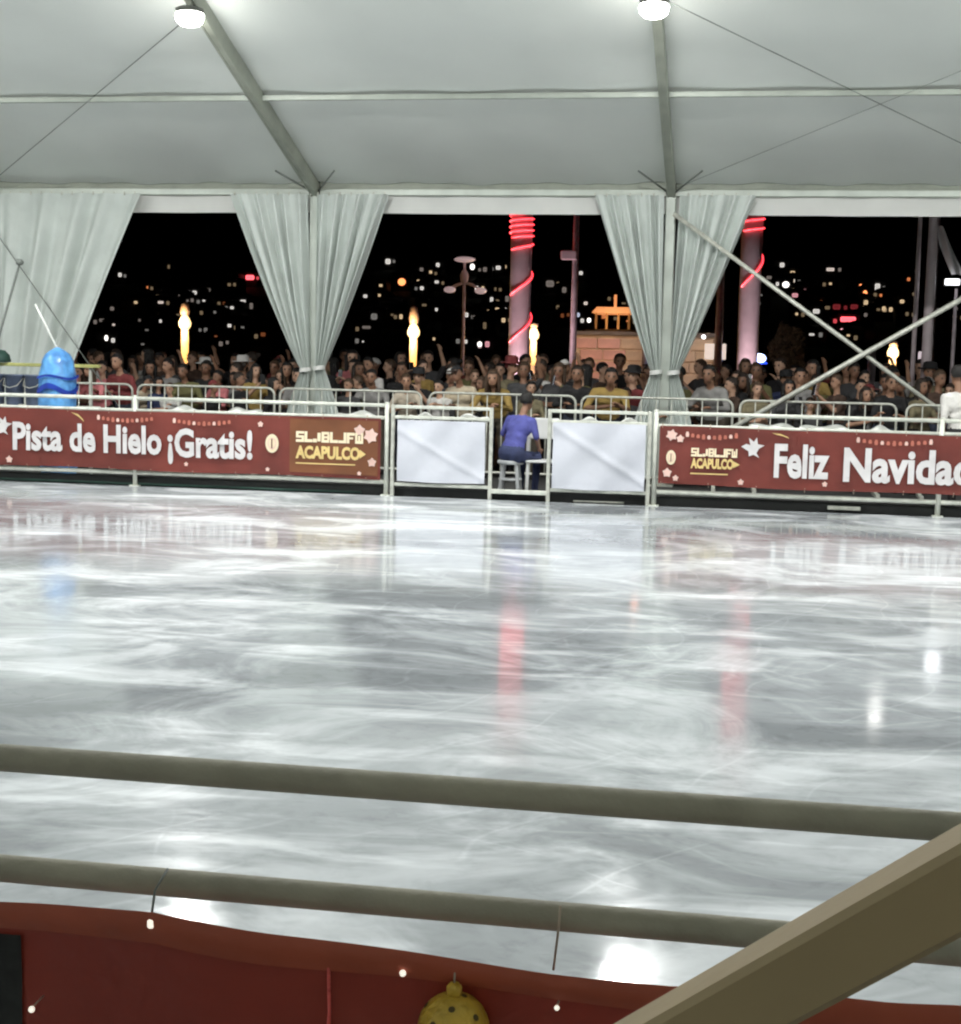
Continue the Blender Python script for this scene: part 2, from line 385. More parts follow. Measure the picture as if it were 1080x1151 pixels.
# ================================================================== CURTAINS
def curtain(x_in, x_out, tie_dx, z_tie, label, seed, z_top=3.93, flare=.30, y=T-.15):
    """a cloth hung from x_in (at the post) to x_out, gathered at z_tie to tie_dx from x_in"""
    rg = random.Random(seed); sgn = 1 if x_out > x_in else -1; W0 = abs(x_out-x_in)
    t = empty('curtain', (x_in, y, 0)); tag(t, label, 'curtain', 'white curtains tied back to the tent posts')
    ph = [rg.uniform(0, 6.28) for _ in range(5)]
    nf = 6 if W0 < 1.6 else 5
    def prof(z):
        if z >= z_tie:
            s = (z-z_tie)/(z_top-z_tie); return tie_dx + (W0-tie_dx)*(s**.92)
        s = (z_tie-z)/z_tie; return tie_dx + flare*math.sin(min(1, s*1.2)*math.pi/2)
    def fn(u, v):
        z = z_top - v*(z_top-.08); wz = prof(z)
        gath = 1 - min(1, abs(z-z_tie)/1.8)
        uu_ = u + .045*math.sin(u*9+ph[0]) + .018*math.sin(u*23+ph[3]) + .012*math.sin(5*v+ph[1]+u*9)*math.sin(math.pi*u)
        amp = (.035 + .055*math.sin(math.pi*min(1, v*1.3)))*(1-.55*gath)
        yy = amp*(math.sin(uu_*nf*6.283+ph[2]+.6*math.sin(2.5*v+ph[3])) + .45*math.sin(uu_*nf*2.7*6.283/1.7+ph[4]))
        dz = -.02*math.sin(math.pi*u)*math.sin(math.pi*v)
        return (sgn*(.015+wz*max(0, min(1.01, uu_))), yy, z+dz)
    MB().grid(fn, 110, 60).build('cloth', M['curtain'], t)
    mb = MB(); cx = sgn*(.015+tie_dx/2); rx = tie_dx/2+.02
    def band(u, v):
        a = u*2*math.pi; return (cx+rx*math.cos(a), .085*math.sin(a), z_tie-.03+.06*v+.012*math.cos(a))
    mb.grid(band, 18, 1); mb.build('tie_band', M['valance'], t)
    mb = MB()
    for k in range(int(W0/.16)+1): mb.tube([(sgn*(.03+k*.16), .01, z_top-.02), (sgn*(.03+k*.16), .01, z_top+.03)], .009, 6)
    mb.build('hook_row', M['galv'], t)
curtain(-6.02, -7.24, .13, 1.47, 'white tied curtain with straight outer edge, beside the first torch opening', 1)
curtain(-5.975, -4.95, .13, 1.50, 'white tied curtain left of the opening with the red-lit column', 2)
curtain(-1.06, -2.05, .13, 1.55, 'white tied curtain full of dark folds, right of the thin sign pole', 3)
curtain(-.98, .16, .13, 1.55, 'white tied curtain crossed by the diagonal brace pipe', 4)
curtain(-10.94, -8.58, .95, .75, 'wide loose white curtain behind the blue bundle', 5, flare=.12)

# ================================================================== RINK BARRIER
BY = 17.36
def tube_rail(mb, xa, xb, z, y, r=.024): mb.tube([(xa, y, z), (xb, y, z)], r, 8)
def barrier_run(name, xs, label, y=BY, mt='steel_white', group='tubular rink barriers', r=.024, zs=(1.09, .94, .165)):
    t = empty(name, (xs[0], y, 0)); tag(t, label, 'barrier', group)
    for x in xs:
        mb = MB(); mb.tube([(x-xs[0], 0, 0), (x-xs[0], 0, 1.11)], r*1.25, 8); po = mb.build('post', M[mt], t)
        MB().lathe([(r*1.25, 0), (r*1.4, .008), (r*.7, .02)], (x-xs[0], 0, 1.11), 8).build('cap', M[mt], po)
        MB().b2((x-xs[0]-.06, -.05, 0), (x-xs[0]+.06, .05, .012)).build('foot_plate', M[mt], po)
    for a, b in zip(xs[:-1], xs[1:]):
        for k, z in enumerate(zs):
            mb = MB(); tube_rail(mb, a-xs[0]+r*1.2, b-xs[0]-r*1.2, z, 0, r*(1.0 if k < 2 else 1.15)); mb.build('rail', M[mt], t)
    return t
barrier_run('rink_barrier', [-13.84, -10.62, -7.40, -4.18], 'long pale tube barrier carrying the ice rink banner')
barrier_run('rink_barrier', [-.95, 2.27, 5.49, 8.71], 'long pale tube barrier carrying the Christmas banner')
# gates beside the gap, each a frame with a white sheet
def gate(xa, xb, label):
    t = empty('rink_gate', (xa, BY-.02, 0)); tag(t, label, 'gate', 'white sheet gates'); W0 = xb-xa
    for x in (0, W0): MB().bar((x, 0, .0), (x, 0, 1.10), .045, .045, .006).build('frame_post', M['galv'], t)
    for z in (1.08, .955, .145): MB().bar((.023, 0, z), (W0-.023, 0, z), .04, .04, .006).build('frame_rail', M['steel_white'], t)
    return t
gate(-4.10, -2.90, 'pale metal gate frame left of the seated person in blue')
gate(-2.20, -1.02, 'pale metal gate frame right of the white chair')
MB().bar((-2.90, BY, .10), (-2.20, BY, .10), .09, .05, .008).build('threshold', M['steel_white'])
tag(bpy.data.objects['threshold'], 'pale metal threshold bar across the gap between the gates', 'threshold')
def sheet(xa, xb, z0, z1, label, fold):
    W0 = xb-xa
    def fn(u, v):
        x = u*W0; z = z0+(z1-z0)*v
        d = abs((v-(.85-.8*u if fold == 0 else .95-.85*u)))
        yy = -.018*math.exp(-(d/.05)**2) - .012*math.sin(u*5+v*3+fold) + .010*math.sin(u*11-v*7)
        edge = -.01*math.sin(math.pi*u)*(1-v)
        return (x, yy-.05, z+edge)
    t = MB().grid(fn, 40, 26).build('white_sheet', M['sheet'], None, (xa, BY-.02, 0)); tag(t, label, 'sheet', 'white sheets on the gates'); return t
sheet(-4.03, -2.96, .19, .925, 'creased white sheet on the gate left of the seated person', 0)
sheet(-2.15, -1.06, .17, .95, 'white sheet with a diagonal fold on the gate by the Christmas banner', 1)
# dark kerb under the barrier, hoses and bits along it
for xa, xb, lb in ((-14.5, -4.2, 'black rubber kerb under the ice rink banner'), (-4.15, -.98, 'black rubber kerb under the gates'), (-.93, 9.5, 'black rubber kerb under the Christmas banner')):
    o = MB().b2((xa, 17.42, -.018), (xb, 17.55, .11), .012).build('kerb', M['black']); tag(o, lb, 'kerb', 'rubber kerb lengths')
mb = MB(); pts = [(-14+.25*k, 17.40+.012*math.sin(k*.9), .02) for k in range(39)]; mb.tube(pts, .018, 6)
tag(mb.build('hose', M['darkgreen']), 'dark green hose lying along the ice edge under the ice rink banner', 'hose')
mb = MB(); mb.b2((1.05, 17.38, .03), (1.42, 17.42, .075), .006); tag(mb.build('metal_strip', M['galv']), 'short grey metal strip on the kerb below the Christmas banner', 'metal strip')
mb = MB(); mb.tube([(-1.9+.2*k, 17.395+.01*math.sin(k), .015) for k in range(4)], .012, 6)
tag(mb.build('cable_end', M['galv']), 'pale cable end lying under the folded white sheet gate', 'cable')

# banners ------------------------------------------------------------------
def wave(x, z, s): return .010*math.sin(x*2.1+s) + .006*math.sin(x*5.3+z*4+s) + .004*math.sin(z*9+x)
def text_mesh(body, width, height, bold=.02, depth=.003):
    cu = bpy.data.curves.new('lettering', 'FONT'); cu.body = body; cu.size = 1; cu.offset = bold; cu.resolution_u = 3
    ob = bpy.data.objects.new('tmp', cu); col.objects.link(ob)
    dg = bpy.context.evaluated_depsgraph_get(); me = bpy.data.meshes.new_from_object(ob.evaluated_get(dg))
    bpy.data.objects.remove(ob); bpy.data.curves.remove(cu)
    v = np.empty(len(me.vertices)*3); me.vertices.foreach_get('co', v); v = v.reshape(-1, 3)
    x0, x1 = v[:, 0].min(), v[:, 0].max()
    return me, v, x0, x1
def letter(parent, body, xa, xb, zb, cap, mt, seed, off=-.022, bold=.035, slope=0.0, ox=0.0):
    me, v, x0, x1 = text_mesh(body, 0, 0, bold)
    capn = .72
    out = np.empty_like(v)
    out[:, 0] = xa + (v[:, 0]-x0)*(xb-xa)/(x1-x0)
    out[:, 2] = zb + v[:, 1]*cap/capn + slope*(out[:, 0]-xa)
    out[:, 1] = [wave(a+ox, c, seed)+off for a, c in zip(out[:, 0], out[:, 2])]
    me.vertices.foreach_set('co', out.ravel()); me.update(); me.materials.clear()
    return obj('lettering', me, M[mt], parent)
def flat(parent, name, outline, mt, seed, off=-.02, ox=0.0):
    mb = MB(); n = len(outline); cx = sum(p[0] for p in outline)/n; cz = sum(p[1] for p in outline)/n
    vs = [(cx, wave(cx+ox, cz, seed)+off, cz)] + [(x, wave(x+ox, z, seed)+off, z) for x, z in outline]
    mb.add(vs, [(0, i+1, (i+1) % n+1) for i in range(n)]); return mb.build(name, M[mt], parent)
def ring(parent, cx, cz, rx, rz, mt, mt2, seed, ox=0.0):
    f = lambda s: [(cx+rx*s*math.cos(a*math.pi/10), cz+rz*s*math.sin(a*math.pi/10)) for a in range(20)]
    e = flat(parent, 'emblem', f(1), mt, seed, -.020, ox); flat(e, 'emblem_ring', f(.62), 'pinkish', seed, -.023, ox); flat(e, 'emblem_core', f(.50), mt, seed, -.026, ox)
    flat(e, 'emblem_bar', [(cx-rx*.09, cz-rz*.5), (cx+rx*.09, cz-rz*.5), (cx+rx*.09, cz+rz*.5), (cx-rx*.09, cz+rz*.5)], mt2, seed, -.029, ox)
def star(cx, cz, r, k, ph=0.0, inner=.68):
    return [(cx+(r if i % 2 == 0 else r*inner)*math.cos(ph+i*math.pi/k), cz+(r if i % 2 == 0 else r*inner)*math.sin(ph+i*math.pi/k)) for i in range(2*k)]
def dove(cx, cz, s):
    P = [(-1, .1), (-.55, .35), (-.2, .25), (-.35, .9), (.1, .55), (.35, .95), (.45, .35), (1.05, .25), (.55, -.05), (.35, -.45), (.6, -.85), (.1, -.6), (-.3, -.75), (-.35, -.3)]
    return [(cx+s*a, cz+s*b) for a, b in P]
def banner(xa, xb, ztop, zbot, label, seed):
    t = empty('banner', (xa, BY-.055, 0)); tag(t, label, 'banner', 'dark red banners on the far barrier'); W0 = xb-xa
    n = max(20, int(W0*14))
    def fn(u, v):
        x = u*W0; z = zbot(x)+(ztop(x)-zbot(x))*v
        return (x, wave(x, z, seed), z)
    MB().grid(fn, n, 10).build('fabric', M['red_cloth'], t)
    for k in range(int(W0/.55)+1):
        x = min(W0-.03, .03+k*.55)
        for z, d in ((ztop(x)-.02, 1), (zbot(x)+.02, -1)):
            MB().tube([(x, wave(x, z, seed)-.006, z), (x, .045, z+.05*d)], .005, 5).build('tie', M['string'], t)
    return t
# left banner (X -11.6 .. -4.24); Pista de Hielo ¡Gratis!
XA = -11.6
bl = banner(XA, -4.24, lambda x: .93+.004*math.sin(x*3), lambda x: .215-.02*(x/7.4)+.008*math.sin(x*2.3), 'dark red banner reading Pista de Hielo ¡Gratis! on the barrier', 1.0)
lx = lambda X: X-XA
letter(bl, 'Pista de Hielo', lx(-9.00), lx(-7.02), .42, .34, 'letter', 1.0)
letter(bl, '\u00a1Gratis!', lx(-6.94), lx(-5.85), .40, .34, 'letter', 1.0)
flat(bl, 'white_bird', dove(lx(-9.14), .70, .13), 'letter', 1.0)
ring(bl, lx(-5.60), .59, .085, .115, 'cream', 'red_cloth', 1.0)
flat(bl, 'brown_patch', [(lx(-5.38), .25), (lx(-4.27), .235), (lx(-4.27), .90), (lx(-5.38), .90)], 'gold_zone', 1.0, -.012)
def logo(t, xa, xb, z1, h1, z2, h2, seed, mt1='cream', mt2='gold'):
    # the first line is an unreadable run of blocky capitals: squat letter-like shapes
    n = 8; w = (xb-xa)/n
    pats = ['S', 'L', 'dot', 'B', 'L', 'J', 'F', 'W']
    for k, pch in enumerate(pats):
        x0 = xa+k*w; g = .02*w
        rects = {'S': [(0, 0, 1, .25), (0, .4, 1, .62), (0, .78, 1, 1), (0, .5, .3, .9), (.7, .1, 1, .5)], 'L': [(0, 0, .34, 1), (.34, 0, 1, .28)],
                 'B': [(0, 0, .34, 1), (.34, 0, .95, .26), (.34, .4, .95, .6), (.34, .76, .95, 1), (.72, .26, 1, .76)], 'J': [(.66, 0, 1, 1), (0, 0, .66, .26)],
                 'F': [(0, 0, .34, 1), (.34, .74, 1, 1), (.34, .38, .8, .58)], 'W': [(0, 0, .28, 1), (.36, 0, .64, .75), (.72, 0, 1, 1), (.28, 0, .36, .25), (.64, 0, .72, .25)],
                 'dot': [(.0, 0, .5, .35), (.55, .1, .95, .9)]}[pch]
        mb = MB()
        for (a, b, c, d) in rects:
            xx = [x0+g+(w-2*g)*a, x0+g+(w-2*g)*c]; zz = [z1+h1*b, z1+h1*d]
            mb.add([(xx[0], wave(xx[0], zz[0], seed)-.022, zz[0]), (xx[1], wave(xx[1], zz[0], seed)-.022, zz[0]), (xx[1], wave(xx[1], zz[1], seed)-.022, zz[1]), (xx[0], wave(xx[0], zz[1], seed)-.022, zz[1])], [(0, 1, 2, 3)])
        mb.build('logo_mark', M[mt1], t)
    letter(t, 'ACAPULCO', xa, xb-.04, z2, h2*1.1, mt2, seed, bold=.05)
    flat(t, 'logo_arrow', [(xb-.045, z2+.01), (xb+.035, z2+h2*.5), (xb-.045, z2+h2-.01)], mt2, seed)
    flat(t, 'underline', [(xa, z2-.075), (xb-.1, z2-.075), (xb-.1, z2-.06), (xa, z2-.06)], mt2, seed)
logo(bl, lx(-5.30), lx(-4.45), .62, .13, .43, .13, 1.0)
for (x, z, s, k) in ((-4.50, .78, .075, 5), (-4.36, .72, .095, 6), (-4.34, .40, .06, 5), (-5.75, .82, .04, 5), (-6.7, .30, .03, 5), (-5.66, .27, .03, 5), (-4.5, .26, .03, 5), (-9.05, .28, .05, 5), (-10.3, .6, .12, 6)):
    flat(bl, 'printed_star', star(lx(x), z, s, k, .3), 'pinkish', 1.0)
def bulb_row(t, xa, xb, z, seed, n, sag=.03):
    for k in range(n):
        u = k/(n-1); x = xa+(xb-xa)*u; zz = z-sag*4*u*(1-u)
        a = .022 if k % 3 else .03
        flat(t, 'printed_bulb', [(x-.016, zz-a), (x+.016, zz-a), (x+.02, zz), (x+.012, zz+a), (x-.012, zz+a), (x-.02, zz)], 'faintred' if k % 4 else 'pinkish', seed)
bulb_row(bl, lx(-7.85), lx(-7.15), .845, 1.0, 12); bulb_row(bl, lx(-6.85), lx(-6.15), .835, 1.0, 12)
flat(bl, 'printed_twig', [(lx(-8.22), .90), (lx(-8.12), .875), (lx(-8.06), .82), (lx(-8.04), .78), (lx(-8.08), .82), (lx(-8.14), .86)], 'gold', 1.0)
# right banner
XB = -.90
br = banner(XB, 5.4, lambda x: .945-.006*x+.004*math.sin(x*3), lambda x: .265-.004*x+.008*math.sin(x*2.3+1), 'dark red banner reading Feliz Navidad on the right barrier', 2.2)
rx_ = lambda X: X-XB
letter(br, 'Feliz', rx_(.42), rx_(1.04), .405, .375, 'letter', 2.2)
letter(br, 'Navidad', rx_(1.20), rx_(2.62), .385, .375, 'letter', 2.2)
flat(br, 'white_bird', dove(rx_(.17), .72, .13), 'letter', 2.2)
ring(br, rx_(-.76), .58, .055, .085, 'cream', 'red_cloth', 2.2)
logo(br, rx_(-.53), rx_(.0), .60, .10, .47, .10, 2.2)
for (x, z, s, k) in ((-.76, .84, .07, 6), (-.66, .80, .05, 5), (.05, .32, .04, 5), (1.0, .33, .035, 5), (-.8, .4, .06, 5), (-.7, .34, .04, 5)):
    flat(br, 'printed_star', star(rx_(x), z, s, k, .3), 'pinkish', 2.2)
bulb_row(br, rx_(-.58), rx_(-.02), .855, 2.2, 10); bulb_row(br, rx_(1.35), rx_(2.15), .85, 2.2, 13)
flat(br, 'printed_twig', [(rx_(.38), .90), (rx_(.48), .89), (rx_(.56), .86), (rx_(.58), .84), (rx_(.52), .865), (rx_(.44), .88)], 'gold', 2.2)

# white cloth bundles over the second rail
def cloth_bundle(x, wd, h, label, seed):
    rg = random.Random(seed); a = [rg.uniform(0, 6) for _ in range(4)]
    def fn(u, v):
        s = v*2-1; x_ = (u-.5)*wd*(1+.06*math.sin(s*3+a[0]))
        hang = (h if s < 0 else h*.8)*abs(s)
        return (x_, math.copysign(.034+.012*math.sin(u*14+a[1]), s)*min(1, abs(s)*5), .968+.03*math.sin(u*3.14)*(1-abs(s))*1.2+.02*math.sin(u*9+a[2])*(1-abs(s)) - hang*(.75+.25*math.sin(u*11+a[3])))
    o = MB().grid(fn, 22, 12).build('white_cloth', M['whitecloth'], None, (x, BY+.06, .0)); tag(o, label, 'cloth', 'white cloths folded along the barrier rail')
for k, (x, wd, h, lb) in enumerate([(-4.55, .5, .06, 'rumpled white cloth on the rail above the brown end of the ice rink banner'), (-3.75, .32, .05, 'small white cloth over the rail above the creased sheet'), (-3.15, .42, .07, 'white cloth over the rail beside the seated person'),
    (-1.75, .38, .06, 'white cloth over the rail above the folded sheet'), (-1.25, .36, .07, 'white cloth by the post where the Christmas banner starts'), (.38, .5, .10, 'white cloth peaked over the rail above the white bird'), (.98, .55, .10, 'white cloth over the rail above the word Feliz'), (1.6, .35, .06, 'white cloth over the rail above the word Navidad'), (-6.0, .45, .1, 'white cloth over the rail below the gathered curtains'), (-6.75,.5,.06,'grey white cloth over the rail above the word Gratis')]):
    cloth_bundle(x, wd, h, lb, k+3)

# ================================================================== NEAR BARRIER (camera side)
NY = 1.82
nb = empty('rink_barrier', (-1.5, NY, 0)); tag(nb, 'dull steel tube barrier at the camera side of the rink', 'barrier', 'tubular rink barriers')
for x in (0, 3.2): MB().bar((x, 0, -.02), (x, 0, 1.11), .05, .05, .006).build('post', M['dull_tube'], nb)
for z in (1.09, .935, .17): MB().tube([(.026, 0, z), (3.174, 0, z)], .0185, 16).build('rail', M['dull_tube'], nb)
def nz_top(X):
    P = [(-1.6, .885), (-.96, .899), (-.73, .913), (-.58, .899), (-.37, .888), (-.21, .878), (-.05, .871), (.21, .876), (.29, .884), (1.7, .89)]
    for (a, za), (b, zb) in zip(P[:-1], P[1:]):
        if a <= X <= b: return za+(zb-za)*(X-a)/(b-a)
    return .885
nbn = empty('banner', (-1.45, NY-.03, 0)); tag(nbn, 'dark red banner back sagging under the near barrier rail', 'banner')
def nwave(X, z): return .010*math.sin(X*5+1) + .006*math.sin(X*13+z*8) - .012*math.exp(-((nz_top(X)-z)/.05)**2)
def fnn(u, v):
    X = -1.45+3.1*u; zt = nz_top(X); z = .12+(zt-.12)*v; return (X+1.45, nwave(X, z), z)
MB().grid(fnn, 120, 30).build('fabric', M['red_near'], nbn)
def fnh(u, v):
    X = -1.45+3.1*u; zt = nz_top(X)+.003; z = zt-(.040+.006*math.sin(X*7))*v; return (X+1.45, nwave(X, z)-.006-.004*math.sin(v*3.14), z)
MB().grid(fnh, 120, 4).build('hem', M['red_hem'], nbn)
def fnd(u, v):
    X = -1.45+.528*u+.006*math.sin(v*5); z = .14+(.715)*v; return (X+1.45, nwave(X, z)-.004, z)
MB().grid(fnd, 14, 12).build('dark_border', M['black'], nbn)
# eyelet cord at the lifted point, strings, ornaments
mb = MB(); mb.tube([(-.735, NY-.05, .94), (-.728, NY-.052, .905)], .002, 5); t = empty('hanging_bulb', (-.73, NY-.055, .86)); tag(t, 'small pale cube-shaped light hanging from the near rail', 'light')
def loc(mb, name, mt, parent, c):
    mb.v = [(a-c[0], b-c[1], d-c[2]) for a, b, d in mb.v]; return mb.build(name, M[mt], parent)
loc(MB().tube([(-.722, NY-.02, .962), (-.73, NY-.045, .94), (-.73, NY-.055, .912)], .0018, 5), 'cord', 'wire', t, t.location)
loc(MB().box((-.73, NY-.055, .900), (.013, .013, .016), bev=.004), 'bulb', 'bulb', t, t.location)
t = empty('ornament_ball', (-.325, NY-.06, .80)); tag(t, 'yellow perforated ornament ball hanging in front of the near banner', 'ornament')
MB().ball((0, 0, 0), .046, 24, 16).build('ball', M['ornament'], t)
loc(MB().lathe([(.010, .843), (.010, .855), (.006, .86)], (-.325, NY-.06, 0), 10), 'cap', 'ornament', t, t.location)
loc(MB().tube([(-.325, NY-.06, .86), (-.327, NY-.045, .885)], .0014, 5), 'string', 'string', t, t.location)
for k in range(26):
    zc = 1-2*(k+.5)/26; a = k*2.39996; rr_ = math.sqrt(1-zc*zc); d = Vector((rr_*math.cos(a), rr_*math.sin(a), zc))
    q = d.to_track_quat('Z', 'Y').to_matrix()
    mb = MB(); mb.add([q @ Vector((.0045*math.cos(i*math.pi/4), .0045*math.sin(i*math.pi/4), 0)) + d*.0464 for i in range(8)], [tuple(range(8))]); mb.build('hole', M['holes'], t)
t = empty('red_cord', (-.49, NY-.05, .70)); tag(t, 'red cord with a knot hanging over the near banner', 'cord')
loc(MB().tube([(-.49, NY-.045, .889), (-.492, NY-.05, .86), (-.49, NY-.05, .80), (-.491, NY-.052, .775)], .0026, 6), 'strand', 'redcord', t, t.location)
loc(MB().ball((-.491, NY-.053, .770), (.008, .007, .010)), 'knot', 'redcord', t, t.location)
loc(MB().tube([(-.491, NY-.053, .765), (-.494, NY-.055, .62)], .0026, 6), 'tail', 'redcord', t, t.location)
mb = MB(); mb.tube([(-.198, NY-.02, .957), (-.199, NY-.026, .93), (-.203, NY-.035, .878)], .0017, 5)
tag(mb.build('tie_string', M['string']), 'thin pale string tying the near banner to the rail', 'string')
for k, (x, z, lb) in enumerate([(-.393, .864, 'tiny white fairy bulb beside the ornament ball string'), (-.90, .765, 'tiny white fairy bulb near the dark border of the banner'), (-.195, .838, 'tiny dim fairy bulb right of the ornament ball')]):
    t = empty('fairy_bulb', (x, NY-.055, z)); tag(t, lb, 'light', 'fairy bulbs on the near banner')
    MB().ball((0, 0, 0), .0045 if k < 2 else .0035, 8, 6).build('bulb', M['bulb'], t)
    MB().tube([(0, .004, .002), (.002, .03, .006)], .0015, 4).build('lead', M['string'], t)
# sloping handrail close to the camera
hr = empty('handrail', (-.9, 1.28, 0)); tag(hr, 'thick brown steel handrail sloping down in front of the near barrier', 'handrail')
A = Vector((.237, .92, 1.393)); B_ = Vector((.052, 1.01, 1.223)); d = (B_-A).normalized(); C0 = A-d*.35; C1 = A+d*1.45
def hl(p): return (p[0]+.9, p[1]-1.28, p[2])
axd = (C1-C0).normalized(); pm = Vector((.12, .97, 1.29)); vc = Vector((0, 0, 1.64))-pm; vc = (vc-axd*vc.dot(axd)).normalized()
side_n = Matrix.Rotation(R(16), 3, axd) @ vc
if side_n.z > vc.z: side_n = Matrix.Rotation(R(-16), 3, axd) @ vc
top_n = axd.cross(side_n)
MB().box(hl((C0+C1)/2), (.051, .051, (C1-C0).length), Matrix((side_n, top_n, axd)).transposed(), .005).build('rail', M['beam'], hr)
MB().bar(hl((C0.x, C0.y, -.02)), hl((C0.x, C0.y, C0.z-.005)), .048, .048, .005).build('post', M['dull_tube'], hr)
MB().bar(hl((C1.x, C1.y, -.02)), hl((C1.x, C1.y, C1.z)), .048, .048, .005).build('post', M['dull_tube'], hr)

# ================================================================== CROWD BARRICADES
def barricade_proto():
    t = empty('crowd_barricade'); r = .017
    for z in (.12,): MB().tube([(-1.02, 0, z), (1.02, 0, z)], r, 8).build('rail', M['galv'], t)
    zt = 1.2; c = .10
    pts = [(-1.02, 0, .12), (-1.02, 0, zt-c)]+[(-1.02+c-c*math.cos(a), 0, zt-c+c*math.sin(a)) for a in (.4, .8, 1.2, 1.57)]+[(1.02-c+c*math.sin(a), 0, zt-c+c*math.cos(a)) for a in (0, .4, .8, 1.2)]+[(1.02, 0, zt-c), (1.02, 0, .12)]
    MB().tube(pts, r, 8).build('frame', M['galv'], t)
    for k in range(9):
        x = -.82+k*.205; MB().tube([(x, 0, .12), (x, 0, zt-.008)], r*.55, 6).build('bar', M['galv'], t)
    for x in (-.8, .8): MB().b2((x-.025, -.28, -.02), (x+.025, .28, .02)).b2((x-.02, -.02, .0), (x+.02, .02, .12)).build('foot', M['galv'], t)
    return t
def copy_tree(o, parent=None):
    c = o.copy(); col.objects.link(c); c.parent = parent
    for ch in o.children: copy_tree(ch, c)
    return c
bp_ = barricade_proto()
for k in range(7):
    o = bp_ if k == 0 else copy_tree(bp_)
    o.location = (-9.65+2.14*k+rng.uniform(-.02, .02), 20.12+rng.uniform(-.05, .05), 0); o.rotation_euler = (0, 0, R(rng.uniform(-2, 2)))
    lab = ['behind the blue bundle', 'in front of the first torch opening', 'at the foot of the left pair of gathered curtains', 'behind the creased white sheet', 'behind the sheet with the diagonal fold', 'below the braced bay curtains', 'behind the word Navidad'][k]
    tag(o, f'galvanised crowd barricade of upright bars {lab}', 'barricade', 'crowd barricades along the tent side')

# ================================================================== PEOPLE
def capsule(mb, p, q, ra, rb, n=12):
    p = Vector(p); q = Vector(q); d = q-p
    if d.length < 1e-5: d = Vector((0, 0, .001))
    z = d.normalized(); pts = []; rs = []
    for k in range(4): a = -math.pi/2+k*math.pi/8; pts.append(p+z*ra*math.sin(a)); rs.append(max(.0008, ra*math.cos(a)))
    pts.append(p); rs.append(ra); pts.append(q); rs.append(rb)
    for k in range(1, 5): a = k*math.pi/8; pts.append(q+z*rb*math.sin(a)); rs.append(max(.0008, rb*math.cos(a)))
    x = (Vector((0, 0, 1)) if abs(z.z) < .9 else Vector((1, 0, 0))).cross(z).normalized(); y = z.cross(x)
    vs = []; fs = []; k = len(pts)
    for c, r in zip(pts, rs):
        for j in range(n):
            an = 2*math.pi*j/n; vs.append(c+(x*math.cos(an)+y*math.sin(an))*r)
    for i in range(k-1):
        for j in range(n):
            a = i*n+j; b = i*n+(j+1) % n; fs.append((a, b, b+n, a+n))
    fs.append(tuple(range(n-1, -1, -1))); fs.append(tuple(range((k-1)*n, k*n)))
    mb.add(vs, fs, True)

